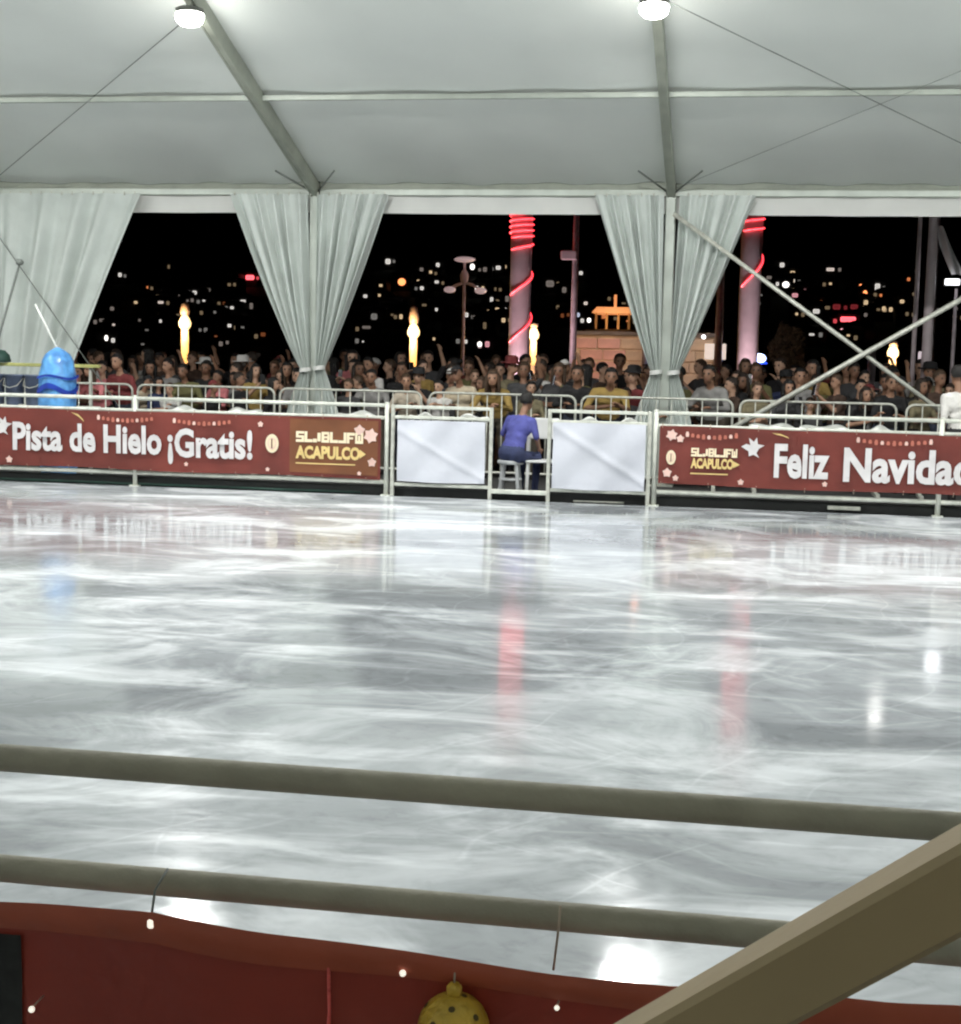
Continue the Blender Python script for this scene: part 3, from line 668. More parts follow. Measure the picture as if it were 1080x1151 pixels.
SKIN, SHIRT, TROU, SHOE = 0, 1, 2, 3
def make_body(pose, fem=False, sleeve='short', vox=.017):
    """returns (body mesh, hair mesh, eyes mesh, head centre); the figure faces -Y"""
    P = {}
    lean = pose.get('lean', 0.0); sit = pose.get('sit', False)
    hip = Vector((0, 0, .47+.09)) if sit else Vector((0, 0, .92))
    def up(h, dx=0, dy=0):       # a point at height h above the hip along the leaned spine
        return hip + Vector((dx, dy - math.sin(lean)*h, math.cos(lean)*h))
    segs = []                     # (p, q, ra, rb, mat)
    sw = .165 if fem else .185
    segs += [(up(0, -.07), up(0, .07), .125, .125, TROU), (up(.08, -.05), up(.08, .05), .115, .115, SHIRT), (up(.2, -.055), up(.2, .055), .105, .105, SHIRT),
             (up(.34, -.075), up(.34, .075), .112, .112, SHIRT), (up(.44, -sw+.06), up(.44, sw-.06), .075, .075, SHIRT), (up(.1), up(.4), .10, .11, SHIRT),
             (up(.47), up(.60), .052, .05, SKIN)]
    ht = pose.get('head', 0.0)
    hc = up(.70) + Vector((math.sin(ht)*.0, -.02, 0))
    # arms
    for s, (el, wr) in zip((-1, 1), pose['arms']):
        sh = up(.445, s*sw); e = Vector((s*el[0], el[1], el[2])); w_ = Vector((s*wr[0], wr[1], wr[2]))
        segs += [(sh, e, .058, .043, SHIRT)]
        mid = e.lerp(w_, .1)
        segs += [(e, w_, .042, .029, SHIRT if sleeve == 'long' else SKIN)]
        dr = (w_-e).normalized(); side = dr.cross(Vector((0, 0, 1)));
        if side.length < .2: side = dr.cross(Vector((0, 1, 0)))
        side.normalize(); curl = dr.cross(side).normalized()
        palm = w_+dr*.075; segs += [(w_+dr*.02-side*.012, palm-side*.014, .022, .022, SKIN), (w_+dr*.02+side*.012, palm+side*.014, .022, .022, SKIN)]
        for k, ln in enumerate((.055, .066, .062, .048)):
            b = palm+side*(-.028+.0187*k); kn = b+dr*ln*.6+curl*.008; tip = kn+dr*ln*.45+curl*.022
            segs += [(b, kn, .0105, .0095, SKIN), (kn, tip, .0095, .008, SKIN)]
        tb = w_+dr*.03+side*(-.032*s if True else 0); segs += [(tb, tb-side*.022*s+dr*.038, .012, .0095, SKIN)]
    # legs
    for s, leg in zip((-1, 1), pose.get('legs', [None, None])):
        h0 = hip+Vector((s*.09, 0, -.04))
        if leg is None: kn, an, toe = Vector((s*.105, -.015, .49)), Vector((s*.11, .02, .09)), Vector((s*.13, -.14, .04))
        else: kn, an, toe = [Vector((s*a[0], a[1], a[2])) for a in leg]
        segs += [(h0, kn, .095, .064, TROU), (kn, an, .062, .045, TROU), (an+Vector((0, .02, -.045)), toe, .045, .04, SHOE)]
    mb = MB(); tags = []
    for (p, q, ra, rb, mt) in segs: capsule(mb, p, q, ra, rb)
    mb.ball(hc+Vector((0, .01, .03)), (.075, .092, .10), 16, 12); mb.ball(hc+Vector((0, -.018, -.045)), (.056, .065, .065), 12, 10)
    mb.ball(hc+Vector((0, -.088, -.012)), (.014, .02, .026), 8, 6)
    for s in (-1, 1): mb.ball(hc+Vector((s*.077, .012, -.005)), (.012, .02, .03), 8, 6)
    me = mb.mesh('tmp'); ob = bpy.data.objects.new('tmp', me); col.objects.link(ob)
    md = ob.modifiers.new('r', 'REMESH'); md.mode = 'VOXEL'; md.voxel_size = vox; md.use_smooth_shade = True
    sm = ob.modifiers.new('s', 'SMOOTH'); sm.factor = .5; sm.iterations = 3
    dg = bpy.context.evaluated_depsgraph_get(); out = bpy.data.meshes.new_from_object(ob.evaluated_get(dg))
    bpy.data.objects.remove(ob); bpy.data.meshes.remove(me)
    n = len(out.polygons); c = np.empty(n*3); out.polygons.foreach_get('center', c); c = c.reshape(-1, 3)
    best = np.full(n, 1e9); idx = np.zeros(n, int)
    allsegs = segs+[(hc+Vector((0, 0, .02)), hc+Vector((0, 0, .04)), .10, .10, SKIN), (hc+Vector((0, -.02, -.05)), hc+Vector((0, -.02, -.04)), .065, .065, SKIN)]
    for (p, q, ra, rb, mt) in allsegs:
        p_ = np.array(p); d_ = np.array(q)-p_; L2 = max(1e-9, d_@d_); t_ = np.clip(((c-p_)@d_)/L2, 0, 1)
        ds = np.linalg.norm(c-(p_+t_[:, None]*d_), axis=1)-(ra+(rb-ra)*t_)
        k = ds < best; best[k] = ds[k]; idx[k] = mt
    if sleeve == 'short':      # the sleeve reaches just past the elbow's upper side
        pass
    out.polygons.foreach_set('use_smooth', [True]*n)
    out.materials.clear()
    return out, hc, idx
def hair_mesh(hc, style):
    mb = MB(); n, mz = 18, 14; c = hc+Vector((0, .016, .036)); r = (.088, .104, .108)
    vs = []; keep = []
    for i in range(mz+1):
        ph = -math.pi/2+math.pi*i/mz
        for j in range(n):
            an = 2*math.pi*j/n; d = Vector((math.cos(ph)*math.cos(an), math.cos(ph)*math.sin(an), math.sin(ph)))
            wob = 1+.035*math.sin(an*5+i)+.02*math.sin(an*9)
            vs.append(c+Vector((d.x*r[0], d.y*r[1], d.z*r[2]))*wob if False else c+Vector((d.x*r[0]*wob, d.y*r[1]*wob, d.z*r[2]*wob)))
            front = -d.y
            if style == 'cap': ok = d.z > (.25 if front > .2 else -.1)
            else: ok = d.z > (.42 if front > .35 else (.05 if front > 0 else -.55))
            keep.append(ok)
    fs = []
    for i in range(mz):
        for j in range(n):
            q = (i*n+j, i*n+(j+1) % n, (i+1)*n+(j+1) % n, (i+1)*n+j)
            if sum(keep[k] for k in q) >= 3: fs.append(q)
    mb.add(vs, fs, True)
    if style == 'long':
        for a in np.linspace(-.2, math.pi+.2, 9):
            x = .078*math.cos(a); y = .075*math.sin(a)
            capsule(mb, hc+Vector((x, y+.01, .03)), hc+Vector((x*1.15, y*1.05+.01, -.20-.03*math.sin(a*3))), .030, .018, 8)
    if style == 'bun': mb.ball(c+Vector((0, .10, .05)), .045)
    if style == 'cap':
        mb.box(c+Vector((0, -.125, .03)), (.14, .09, .012), bev=.004)
    if style == 'hat':
        mb.lathe([(.17, -.005), (.172, .004), (.10, .012), (.095, .09), (.06, .11)], tuple(c+Vector((0, 0, .035))), 18)
    return mb.mesh('hair')
eye_me = MB().ball((0, 0, 0), (.010, .007, .006), 8, 6).box((0, -.002, .019), (.032, .010, .006)).ball((0, -.001, .010), (.012, .006, .008), 6, 4).mesh('eye')
mouth_me = MB().box((0, 0, 0), (.042, .012, .008), bev=.002).mesh('mouth')

A_ = lambda a, b: (a, b)
down = ((.235, .02, 1.10), (.235, -.07, .86))
POSES = {
 'stand': dict(arms=[down, down]),
 'lean': dict(lean=.42, arms=[((.27, -.30, 1.10), (.10, -.52, 1.13)), ((.27, -.30, 1.10), (.12, -.54, 1.12))]),
 'lean2': dict(lean=.30, arms=[((.25, -.22, 1.06), (.22, -.44, 1.16)), ((.28, -.16, 1.06), (.05, -.40, 1.14))]),
 'phone': dict(arms=[((.25, -.18, 1.16), (.07, -.36, 1.40)), ((.25, -.18, 1.16), (.07, -.36, 1.40))]),
 'armup': dict(arms=[down, ((.28, -.12, 1.52), (.24, -.22, 1.75))]),
 'crossed': dict(arms=[((.24, -.10, 1.10), (-.02, -.20, 1.15)), ((.24, -.10, 1.10), (-.04, -.22, 1.11))]),
 'sit': dict(sit=True, lean=.42, legs=[[(.14, -.40, .50), (.15, -.36, .09), (.16, -.50, .04)], [(.13, -.42, .50), (.14, -.45, .09), (.15, -.60, .04)]],
             arms=[((.27, -.16, .78), (.16, -.40, .62)), ((.27, -.16, .78), (.16, -.40, .62))]),
 'hand': dict(arms=[down, ((.26, -.12, 1.14), (.06, -.20, 1.42))]),
 'point': dict(lean=.1, arms=[down, ((.24, -.28, 1.30), (.20, -.56, 1.36))]),
 'lean3': dict(lean=.55, arms=[((.30, -.34, 1.06), (.02, -.50, 1.12)), ((.24, -.40, 1.08), (.10, -.62, 1.16))]),
 'tall': dict(lean=-.05, arms=[((.25, .06, 1.12), (.12, .14, .92)), ((.27, .0, 1.13), (.20, -.2, 1.0))]),
 'reach': dict(lean=.12, arms=[((.30, -.05, 1.12), (.30, -.24, .98)), down]),
}
skins = [mat('skin_%s' % k, c, .55, var=.08, scale=10) for k, c in (('tan', (.40, .22, .14)), ('brown', (.27, .14, .085)), ('light', (.52, .31, .21)))]
shirts = {n: mat('shirt_'+n.replace(' ', '_'), c, .85, var=.18, scale=9, bump=.4, bscale=25) for n, c in {
 'white': (.62, .60, .57), 'grey': (.25, .24, .23), 'black': (.018, .017, .018), 'mustard': (.36, .24, .07), 'brown': (.085, .05, .035), 'pink': (.62, .20, .21), 'olive': (.16, .15, .06),
 'cream': (.55, .46, .33), 'navy': (.025, .035, .09), 'maroon': (.17, .03, .03), 'khaki': (.20, .17, .10), 'charcoal': (.06, .058, .06), 'beige': (.50, .43, .34), 'dusty rose': (.40, .20, .18)}.items()}
trous = [mat('trousers_%d' % k, c, .85, var=.2, scale=9, bump=.4, bscale=25) for k, c in enumerate(((.02, .025, .05), (.015, .015, .016), (.09, .075, .055), (.05, .06, .09)))]
shoe_m = mat('shoe', (.04, .035, .035), .6, var=.2); lip_m = mat('lip', (.20, .07, .06), .5, var=.1); eye_m = mat('eye_dark', (.02, .014, .012), .4, var=.2)
hairs = {n: mat('hair_'+n, c, .6, var=.35, scale=14, bump=.5, bscale=60, stretch=(3, 3, .6)) for n, c in {'black': (.010, .008, .007), 'dark brown': (.028, .017, .011), 'brown': (.07, .04, .022)}.items()}
cap_m = {'white': shirts['white'], 'black': shirts['black'], 'red': shirts['maroon']}
_bodies = {}
def body(pose, fem, sleeve):
    k = (pose, fem, sleeve)
    if k not in _bodies:
        me, hc, idx = make_body(POSES[pose], fem, sleeve)
        for mm in (skins[0], shirts['grey'], trous[0], shoe_m): me.materials.append(mm)
        me.polygons.foreach_set('material_index', idx.astype(np.int32)); me.update()
        _bodies[k] = (me, hc, {})
    return _bodies[k]
def person(x, y, rz, scale, pose, fem, sleeve, skin, shirt, trou, style, hairm, label, group=None, z=-.02):
    me, hc, hs = body(pose, fem, sleeve)
    o = bpy.data.objects.new('person', me); col.objects.link(o); o.location = (x, y, z); o.rotation_euler = (0, 0, rz)
    o.scale = (scale*rng.uniform(.95, 1.14), scale*rng.uniform(.97, 1.12), scale); o.rotation_euler = (rng.uniform(-.04, .08), rng.uniform(-.07, .07), rz)
    for i, mm in enumerate((skin, shirt, trou, shoe_m)):
        o.material_slots[i].link = 'OBJECT'; o.material_slots[i].material = mm
    if style not in hs: hs[style] = hair_mesh(hc, style)
    h = bpy.data.objects.new('hat' if style in ('cap', 'hat') else 'hair', hs[style]); col.objects.link(h); h.parent = o
    if not hs[style].materials: hs[style].materials.append(hairm)
    h.material_slots[0].link = 'OBJECT'; h.material_slots[0].material = hairm
    if not eye_me.materials: eye_me.materials.append(eye_m); mouth_me.materials.append(lip_m)
    for s_ in (-1, 1):
        e = bpy.data.objects.new('eye', eye_me); col.objects.link(e); e.parent = o; e.location = hc+Vector((s_*.031, -.074, .010))
    e = bpy.data.objects.new('mouth', mouth_me); col.objects.link(e); e.parent = o; e.location = hc+Vector((0, -.079, -.055))
    tag(o, label, 'person', group); return o

_ones = ['first', 'second', 'third', 'fourth', 'fifth', 'sixth', 'seventh', 'eighth', 'ninth']
ORD = _ones + ['tenth', 'eleventh', 'twelfth', 'thirteenth', 'fourteenth', 'fifteenth', 'sixteenth', 'seventeenth', 'eighteenth', 'nineteenth']
for _t, _n in (('twentieth', 'twenty'), ('thirtieth', 'thirty'), ('fortieth', 'forty'), ('fiftieth', 'fifty'), ('sixtieth', 'sixty'), ('seventieth', 'seventy')):
    ORD += [_t] + [_n+'-'+q for q in _ones]
rows = [(20.78, .47, (.70, .92), 'front row'), (21.35, .46, (.82, .97), 'second row'), (21.98, .47, (.88, 1.0), 'third row'), (22.75, .50, (.90, 1.03), 'fourth row'), (23.7, .54, (.92, 1.05), 'fifth row'), (25.0, .62, (.93, 1.06), 'back row')]
# the view's side limits at depth y (world X), so that nobody stands where the photograph shows nothing
lim = lambda y: (-.497*y+.35, .137*y+.15)
shirt_names = list(shirts)
wts = {'white': 5, 'grey': 6, 'black': 12, 'mustard': 4, 'brown': 9, 'pink': 1, 'olive': 5, 'cream': 3, 'navy': 3, 'maroon': 3, 'khaki': 6, 'charcoal': 10, 'beige': 3, 'dusty rose': 3}
phone_mesh = MB().box((0, 0, 0), (.075, .010, .155), bev=.004).mesh('phone'); phone_m = mat('phone_case', (.02, .02, .022), .3, var=.2); phone_s = glow('phone_screen', (.75, .85, 1), 1.2)
phone_scr = MB().box((0, .006, 0), (.066, .002, .14)).mesh('screen')
for ri, (ry, sp, (s0, s1), rname) in enumerate(rows):
    xa, xb = lim(ry); x = xa+rng.uniform(0, .3); k = 0
    while x < xb:
        px_ = x+rng.uniform(-.13, .13); py = ry+rng.uniform(-.22, .22)*(1 if ri else .4)
        sn = rng.choices(shirt_names, [wts[n] for n in shirt_names])[0]
        if ri <= 1 and x < xa+.75 and k <= 1: sn = 'pink'
        fem = rng.random() < .5
        if ri == 0: pose = rng.choice(['lean', 'lean3', 'lean2', 'crossed', 'stand', 'hand', 'point'])
        elif ri < 3: pose = rng.choice(['stand', 'tall', 'phone', 'crossed', 'lean2', 'hand', 'lean3', 'armup'])
        else: pose = rng.choice(['stand', 'tall', 'phone', 'armup', 'crossed', 'hand'])
        style = rng.choice(['long', 'long', 'short', 'bun']) if fem else rng.choice(['short', 'short', 'short', 'short', 'short', 'cap', 'cap', 'hat'] if ri else ['short', 'short', 'cap'])
        hn = rng.choice(['black', 'black', 'dark brown', 'brown'])
        hm = hairs[hn] if style not in ('cap', 'hat') else cap_m[rng.choice(['white', 'black', 'red'])]
        sc_ = rng.uniform(s0, s1); 
        if ri == 0 and pose in ('lean', 'lean2', 'lean3'): sc_ = rng.uniform(.86, 1.0); py += .06
        if 1 <= ri <= 3 and rng.random() < .12: sc_ *= .88
        seen = {'long': 'long hair', 'short': 'short hair', 'bun': 'hair bun', 'cap': 'cap', 'hat': 'brimmed hat'}[style]
        act = {'stand': 'standing', 'lean': 'leaning on rail', 'lean2': 'leaning forward', 'phone': 'holding phone', 'hand': 'hand at chin', 'point': 'pointing', 'lean3': 'bending over', 'tall': 'hands back', 'armup': 'raising arm', 'crossed': 'with folded arms'}[pose]
        if k < 40:
            person(px_, py, rng.uniform(-.5, .4) if rng.random() < .6 else rng.uniform(-1.5, 1.4), sc_, pose, fem, 'long' if rng.random() < .3 else 'short', rng.choice(skins), shirts[sn], rng.choice(trous), style, hm,
                   f'person in {sn} top, {seen}, {act}, {ORD[k]} from left, {rname}', 'spectators behind the barricades')
            if pose == 'phone':
                po = bpy.data.objects.new('phone', phone_mesh); col.objects.link(po)
                if not phone_mesh.materials: phone_mesh.materials.append(phone_m)
                last = [o for o in col.objects if o.name.startswith('person')][-1]
                Mx = Matrix.Translation(last.location) @ Matrix.Rotation(last.rotation_euler.z, 4, 'Z')
                po.location = Mx @ (Vector((0, -.455, 1.50))*last.scale.z); po.rotation_euler = (R(-12), 0, last.rotation_euler.z)
                s_ = bpy.data.objects.new('screen', phone_scr); col.objects.link(s_); s_.parent = po
                if not phone_scr.materials: phone_scr.materials.append(phone_s)
                tag(po, f'dark phone held by the {ORD[k]} spectator from left in the {rname}', 'phone', 'phones held up in the crowd')
        x += sp*rng.uniform(.82, 1.2); k += 1

# the person seated in the gap, and the one at the right edge
blue_shirt = mat('shirt_blue', (.075, .08, .30), .8, var=.2, scale=9, bump=.4, bscale=25)
navy_tr = mat('trousers_navy', (.035, .045, .11), .85, var=.2, scale=9, bump=.4)
SX, SY = -2.73, 17.80
person(SX, SY, R(155), .96, 'sit', False, 'short', skins[1], blue_shirt, navy_tr, 'short', hairs['black'], 'person in blue shirt and navy trousers seated on a white stool between the gates', z=0)
person(2.62, 18.15, R(200), 1.0, 'reach', False, 'short', skins[1], shirts['white'], trous[1], 'short', hairs['black'], 'person in white shirt standing inside the barrier, cut off at the right edge')

# white stool and plastic chair
st = empty('stool', (SX, SY+.02, 0)); tag(st, 'round white plastic stool under the person in blue', 'stool')
MB().lathe([(.15, .40), (.165, .415), (.165, .44), (.15, .45)], n=20).build('seat', M['stool'], st)
for k in range(4):
    a = math.pi/4+k*math.pi/2; MB().bar((.17*math.cos(a), .17*math.sin(a), 0), (.12*math.cos(a), .12*math.sin(a), .405), .04, .03, .006).build('leg', M['stool'], st)
MB().lathe([(.135, .2), (.145, .205), (.145, .225), (.135, .23)], n=20).build('brace_ring', M['stool'], st)
ch = empty('plastic_chair', (-2.36, 18.0, 0), R(8)); tag(ch, 'white plastic chair beside the seated person', 'chair')
MB().box((0, 0, .44), (.42, .40, .03), bev=.01).build('seat', M['white_plastic'], ch)
MB().box((0, .20, .83), (.40, .03, .26), bev=.012).build('backrest', M['white_plastic'], ch)
for s in (-1, 1):
    MB().bar((s*.185, .20, .44), (s*.185, .205, .76), .04, .03, .006).build('back_post', M['white_plastic'], ch)
    MB().bar((s*.19, -.17, 0), (s*.18, -.16, .43), .04, .035, .006).build('leg', M['white_plastic'], ch)
    MB().bar((s*.19, .21, 0), (s*.18, .18, .43), .04, .035, .006).build('leg', M['white_plastic'], ch)

# ================================================================== LEFT CORNER BITS
t = empty('blue_bundle', (-8.74, 18.0, 0)); tag(t, 'tall bright blue plastic bundle with rounded top behind the barrier', 'bundle')
def fb(u, v):
    a = u*2*math.pi; prof = [(0, .20), (.1, .235), (.5, .245), (.78, .235), (.9, .20), (.96, .14), (1, .02)]
    for (h0, r_0), (h1, r_1) in zip(prof[:-1], prof[1:]):
        if h0 <= v <= h1+1e-6: r = r_0+(r_1-r_0)*(v-h0)/(h1-h0); break
    r *= 1+.05*math.sin(3*a+v*7)+.02*math.sin(7*a-v*13)+.008*math.sin(v*40+2*a)
    return (r*math.cos(a), r*math.sin(a), 1.72*v-.018)
MB().grid(fb, 36, 40).build('wrap', M['blue'], t)
def band_at(z, amp, wdt, rad=.262):
    def f(u, v):
        a = u*2*math.pi; return (rad*(1+.03*math.sin(5*a))*math.cos(a), rad*math.sin(a), z+amp*math.sin(a*3)+wdt*(v-.5))
    return MB().grid(f, 36, 2)
band_at(1.16, .05, .07).build('wavy_band', M['navy_print'], t); band_at(1.32, .02, .03, .262).build('band', M['navy_print'], t)
mb = MB(); mb.tube([(-9.03, 17.98, 2.25), (-8.84, 18.28, 1.62), (-8.46, 18.42, -.01)], .014, 6); tag(mb.build('white_stick', M['whitecloth']), 'thin white stick leaning behind the blue bundle', 'stick')
t = empty('dark_pole', (-10.3, 18.5, 0)); tag(t, 'thin dark pole with a knob leaning at the left edge', 'pole')
MB().tube([(-.10, 0, 0), (.79, 0, 2.80)], .016, 6).build('shaft', M['wire'], t); MB().ball((.79, 0, 2.82), (.055, .05, .045)).build('knob', M['wire'], t)
t = empty('equipment_rack', (-9.6, 18.8, 0)); tag(t, 'metal rack with a yellow-green top rail and grey bins at the left edge', 'rack')
for x in (-.6, .95): MB().bar((x, 0, -.02), (x, 0, 1.46), .035).build('upright', M['galv'], t)
for z, mt in ((1.46, 'lime'), (.9, 'galv')): MB().bar((-.72, -.03, z), (1.1, -.03, z), .05, .045, .006).build('rail', M[mt], t)
MB().b2((-.6, -.22, .84), (.95, .25, .875)).build('shelf', M['galv'], t)
for k in range(4):
    o = empty('storage_bin', (-10.05+.29*k, 18.82, .876)); tag(o, ['grey-blue storage bin furthest to the left on the rack', 'second grey-blue storage bin on the rack', 'third grey-blue storage bin on the rack', 'grey-blue storage bin on the rack nearest the blue bundle'][k], 'bin', 'bins on the rack')
    MB().lathe([(.10, 0), (.115, .02), (.13, .42), (.14, .43), (.14, .45), (.12, .45)], n=14).build('tub', M['binblue'], o)
    MB().tube([(-.135, -.02, .40), (-.10, -.14, .30), (0, -.16, .27), (.10, -.14, .30), (.135, -.02, .40)], .006, 5).build('handle', M['galv'], o)
o = MB().lathe([(.16, 0), (.17, .02), (.15, .10), (.09, .16), (.03, .17)], n=16).build('dark_hat', M['darkgreen'], None, (-9.98, 18.78, 1.487)); tag(o, 'dark green rounded lump on top of the rack rail', 'lump')

# ================================================================== BEYOND THE CROWD
def point_light(parent, c, e, loc_, size=.15):
    ld = bpy.data.lights.new('lamp_light', 'POINT'); ld.energy = e; ld.color = c; ld.shadow_soft_size = size
    lo = bpy.data.objects.new('lamp_light', ld); col.objects.link(lo); lo.parent = parent; lo.location = loc_
def torch(x, y, z0, z1, ztop, label):
    t = empty('torch_lamp', (x, y, -.02)); tag(t, label, 'torch lamp', 'glowing torch lamps behind the crowd')
    MB().lathe([(.16, 0), (.16, .06), (.07, .10), (.07, z0)], n=12).build('pole', M['polegrey'], t)
    MB().lathe([(.06, z0), (.085, z0+.03), (.10, z0+(z1-z0)*.6), (.09, z1-.05)], n=12).build('glowing_column', M['flame'], t)
    MB().lathe([(.09, z1-.045), (.15, z1+.03), (.16, z1+.12), (.11, z1+.24), (.03, z1+.34)], n=12).build('flame_globe', M['flame_hot'], t)
    MB().lathe([(.10, z1+.30), (.13, z1+.42), (.10, ztop), (.02, ztop+.05)], n=12).build('cap', M['polegrey'], t)
    point_light(t, (1, .55, .2), 100, (0, -.45, z1+.1))
torch(-14.0, 36, 1.45, 2.36, 2.95, 'tall orange torch lamp seen alone through the opening next to the blue bundle')
torch(-8.03, 36, 1.5, 2.25, 2.95, 'orange torch lamp left of the three-armed street lamp')
torch(-5.86, 42, 1.6, 2.35, 2.75, 'small orange torch lamp just right of the red-lit column')
torch(4.09, 42, 1.4, 2.05, 2.3, 'yellow torch lamp seen through the braced bay')
def lit_column(x, y, r, H, label, turns, zs):
    t = empty('lit_column', (x, y, -.02)); tag(t, label, 'column', 'tall columns wrapped in red lights')
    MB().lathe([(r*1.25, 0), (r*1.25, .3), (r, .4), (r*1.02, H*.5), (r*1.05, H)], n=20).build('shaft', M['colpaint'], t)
    for (za, zb, tr) in zs:
        n = int(40*tr)+2; pts = [((r+.03)*Vector((math.cos(2*math.pi*tr*i/n-2.4), math.sin(2*math.pi*tr*i/n-2.4), 0)))+Vector((0, 0, za+(zb-za)*i/n)) for i in range(n+1)]
        MB().tube(pts, .016, 6).build('light_rope', M['red_led'], t)
    return t
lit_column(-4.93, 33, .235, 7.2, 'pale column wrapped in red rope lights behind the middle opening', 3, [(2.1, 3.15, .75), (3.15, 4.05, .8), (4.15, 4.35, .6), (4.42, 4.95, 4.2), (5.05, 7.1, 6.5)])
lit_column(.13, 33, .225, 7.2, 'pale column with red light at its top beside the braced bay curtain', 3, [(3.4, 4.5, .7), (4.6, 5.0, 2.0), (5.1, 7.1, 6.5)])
def pole(name, x, y, H, r, label, cat, mt='polegrey'):
    t = empty(name, (x, y, -.02)); tag(t, label, cat)
    MB().tube([(0, 0, 0), (0, 0, H)], [r*1.2, r*.85], 10).build('shaft', M[mt], t)
    MB().b2((-r*2.4, -r*2.4, 0), (r*2.4, r*2.4, .03)).build('base_plate', M['galv'], t); return t
pole('plain_post', -.58, 38, 4.6, .10, 'thin pinkish post left of the second red-lit column', 'post')
t = pole('sign_pole', -3.71, 33, 7.0, .07, 'tall thin pole with a small box sign right of the red-lit column', 'pole')
MB().box((-.14, -.06, 4.05), (.36, .16, .20), bev=.02).build('box_sign', M['colpaint'], t)
t = pole('white_pole', 2.85, 24, 6.0, .075, 'thick pale pole standing behind the crossed braces', 'pole', 'colpaint')
t = pole('thin_pole', 2.68, 24.3, 6.0, .035, 'thin pale pole beside the thick pale pole', 'pole', 'colpaint')
t = pole('grey_post', 2.53, 30, 2.05, .09, 'short grey post where the braces cross', 'post')
t = pole('tube_lamp', 3.46, 30, 1.5, .04, 'short white glowing tube light left of the thick pale pole', 'lamp'); MB().lathe([(.05, 1.5), (.06, 1.52), (.06, 2.02), (.05, 2.05)], n=10).build('tube', mat('tube_glow', (.8, .75, .75), .4, emis=(1, .85, .9), es=.6), t)
# three-armed street lamp
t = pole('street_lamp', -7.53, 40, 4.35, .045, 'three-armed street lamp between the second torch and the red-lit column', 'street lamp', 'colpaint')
for dx, z in ((-.40, 3.62), (.46, 3.60)):
    a = MB().tube([(0, 0, 3.80), (dx*.5, 0, 3.74), (dx, 0, z)], .045, 6).build('arm', M['colpaint'], t); MB().ball((dx, 0, z-.02), (.17, .15, .09)).build('lamp_head', M['unlit_glow'], a)
MB().ball((0, 0, 3.95), (.12, .12, .2)).build('collar', M['colpaint'], t)
MB().ball((0, 0, 4.42), (.30, .26, .08)).build('lamp_head', M['unlit_glow'], t)
# tall lamps beyond the frame of the opening, seen in the ice
def high_lamp(x, y, H, c, es, e, label, mt, ax=0.0, ay=-1.0, aim=None):
    t = pole('street_lamp', x, y, H, .08, label, 'street lamp', 'polegrey'); t['group'] = 'tall street lamps on the plaza'
    MB().tube([(0, 0, H-.05), (.3*ax, .3*ay, H+.1), (.8*ax, .8*ay, H+.1)], .04, 6).build('arm', M['polegrey'], t)
    MB().box((.95*ax, .95*ay, H+.08), (.26, .4, .1), bev=.03).build('lamp_head', M['lamphouse'], t)
    MB().box((.95*ax, .95*ay, H+.015), (.20, .3, .03), bev=.01).build('lens', mt, t)
    if aim is None: point_light(t, c, e, (.95*ax, .95*ay, H-.15), .2)
    else:
        ld = bpy.data.lights.new('lamp_light', 'AREA'); ld.energy = e; ld.color = c; ld.size = .3
        lo = bpy.data.objects.new('lamp_light', ld); col.objects.link(lo); lo.parent = t; lo.location = (.95*ax, .95*ay, H-.05); lo.rotation_euler = (R(aim), 0, 0)
high_lamp(4.85, 40, 7.6, (1, .97, .92), 30, 12, 'tall street lamp rising behind the thick pale pole', glow('street_white', (1, .97, .92), 6), -1.0, 0.0)
high_lamp(-2.55, 40, 4.7, (1, .74, .64), 20, 170, 'street lamp hidden behind the folded curtain, lighting the salmon wall', glow('street_orange', (1, .38, .22), 11), aim=56)
# pinkish up-lights at the feet of the columns
for X, c, lb in ((-4.93, (1, .68, .74), 'the column in the middle opening'), (.13, (1, .74, .80), 'the column by the braced bay')):
    t = empty('ground_light', (X, 31.6, -.02)); tag(t, f'pink floodlight on the ground lighting {lb}', 'light', 'ground lights of the columns')
    MB().box((0, 0, .14), (.3, .2, .2), bev=.02).build('housing', M['lamphouse'], t); MB().box((0, .06, .247), (.24, .12, .012)).build('lens', glow('pink_lens', c, 6), t)
    ld = bpy.data.lights.new('up_light', 'SPOT'); ld.energy = 480; ld.color = c; ld.spot_size = R(75); ld.spot_blend = .6; ld.shadow_soft_size = .1
    lo = bpy.data.objects.new('up_light', ld); col.objects.link(lo); lo.parent = t; lo.location = (0, .08, .3)
    lo.rotation_euler = (R(180-35), 0, 0)
# floodlight with blue lens
t = pole('beacon_stand', .45, 40, 1.74, .04, 'bright blue-white beacon behind the crowd at the second column', 'beacon')
MB().box((0, 0, 1.78), (.5, .2, .06), bev=.02).build('light_bar', M['navy_print'], t); MB().ball((0, -.03, 1.91), (.20, .14, .13)).build('beacon_lens', M['blueglow'], t); point_light(t, (.3, .45, 1), 60, (0, -.3, 1.97))
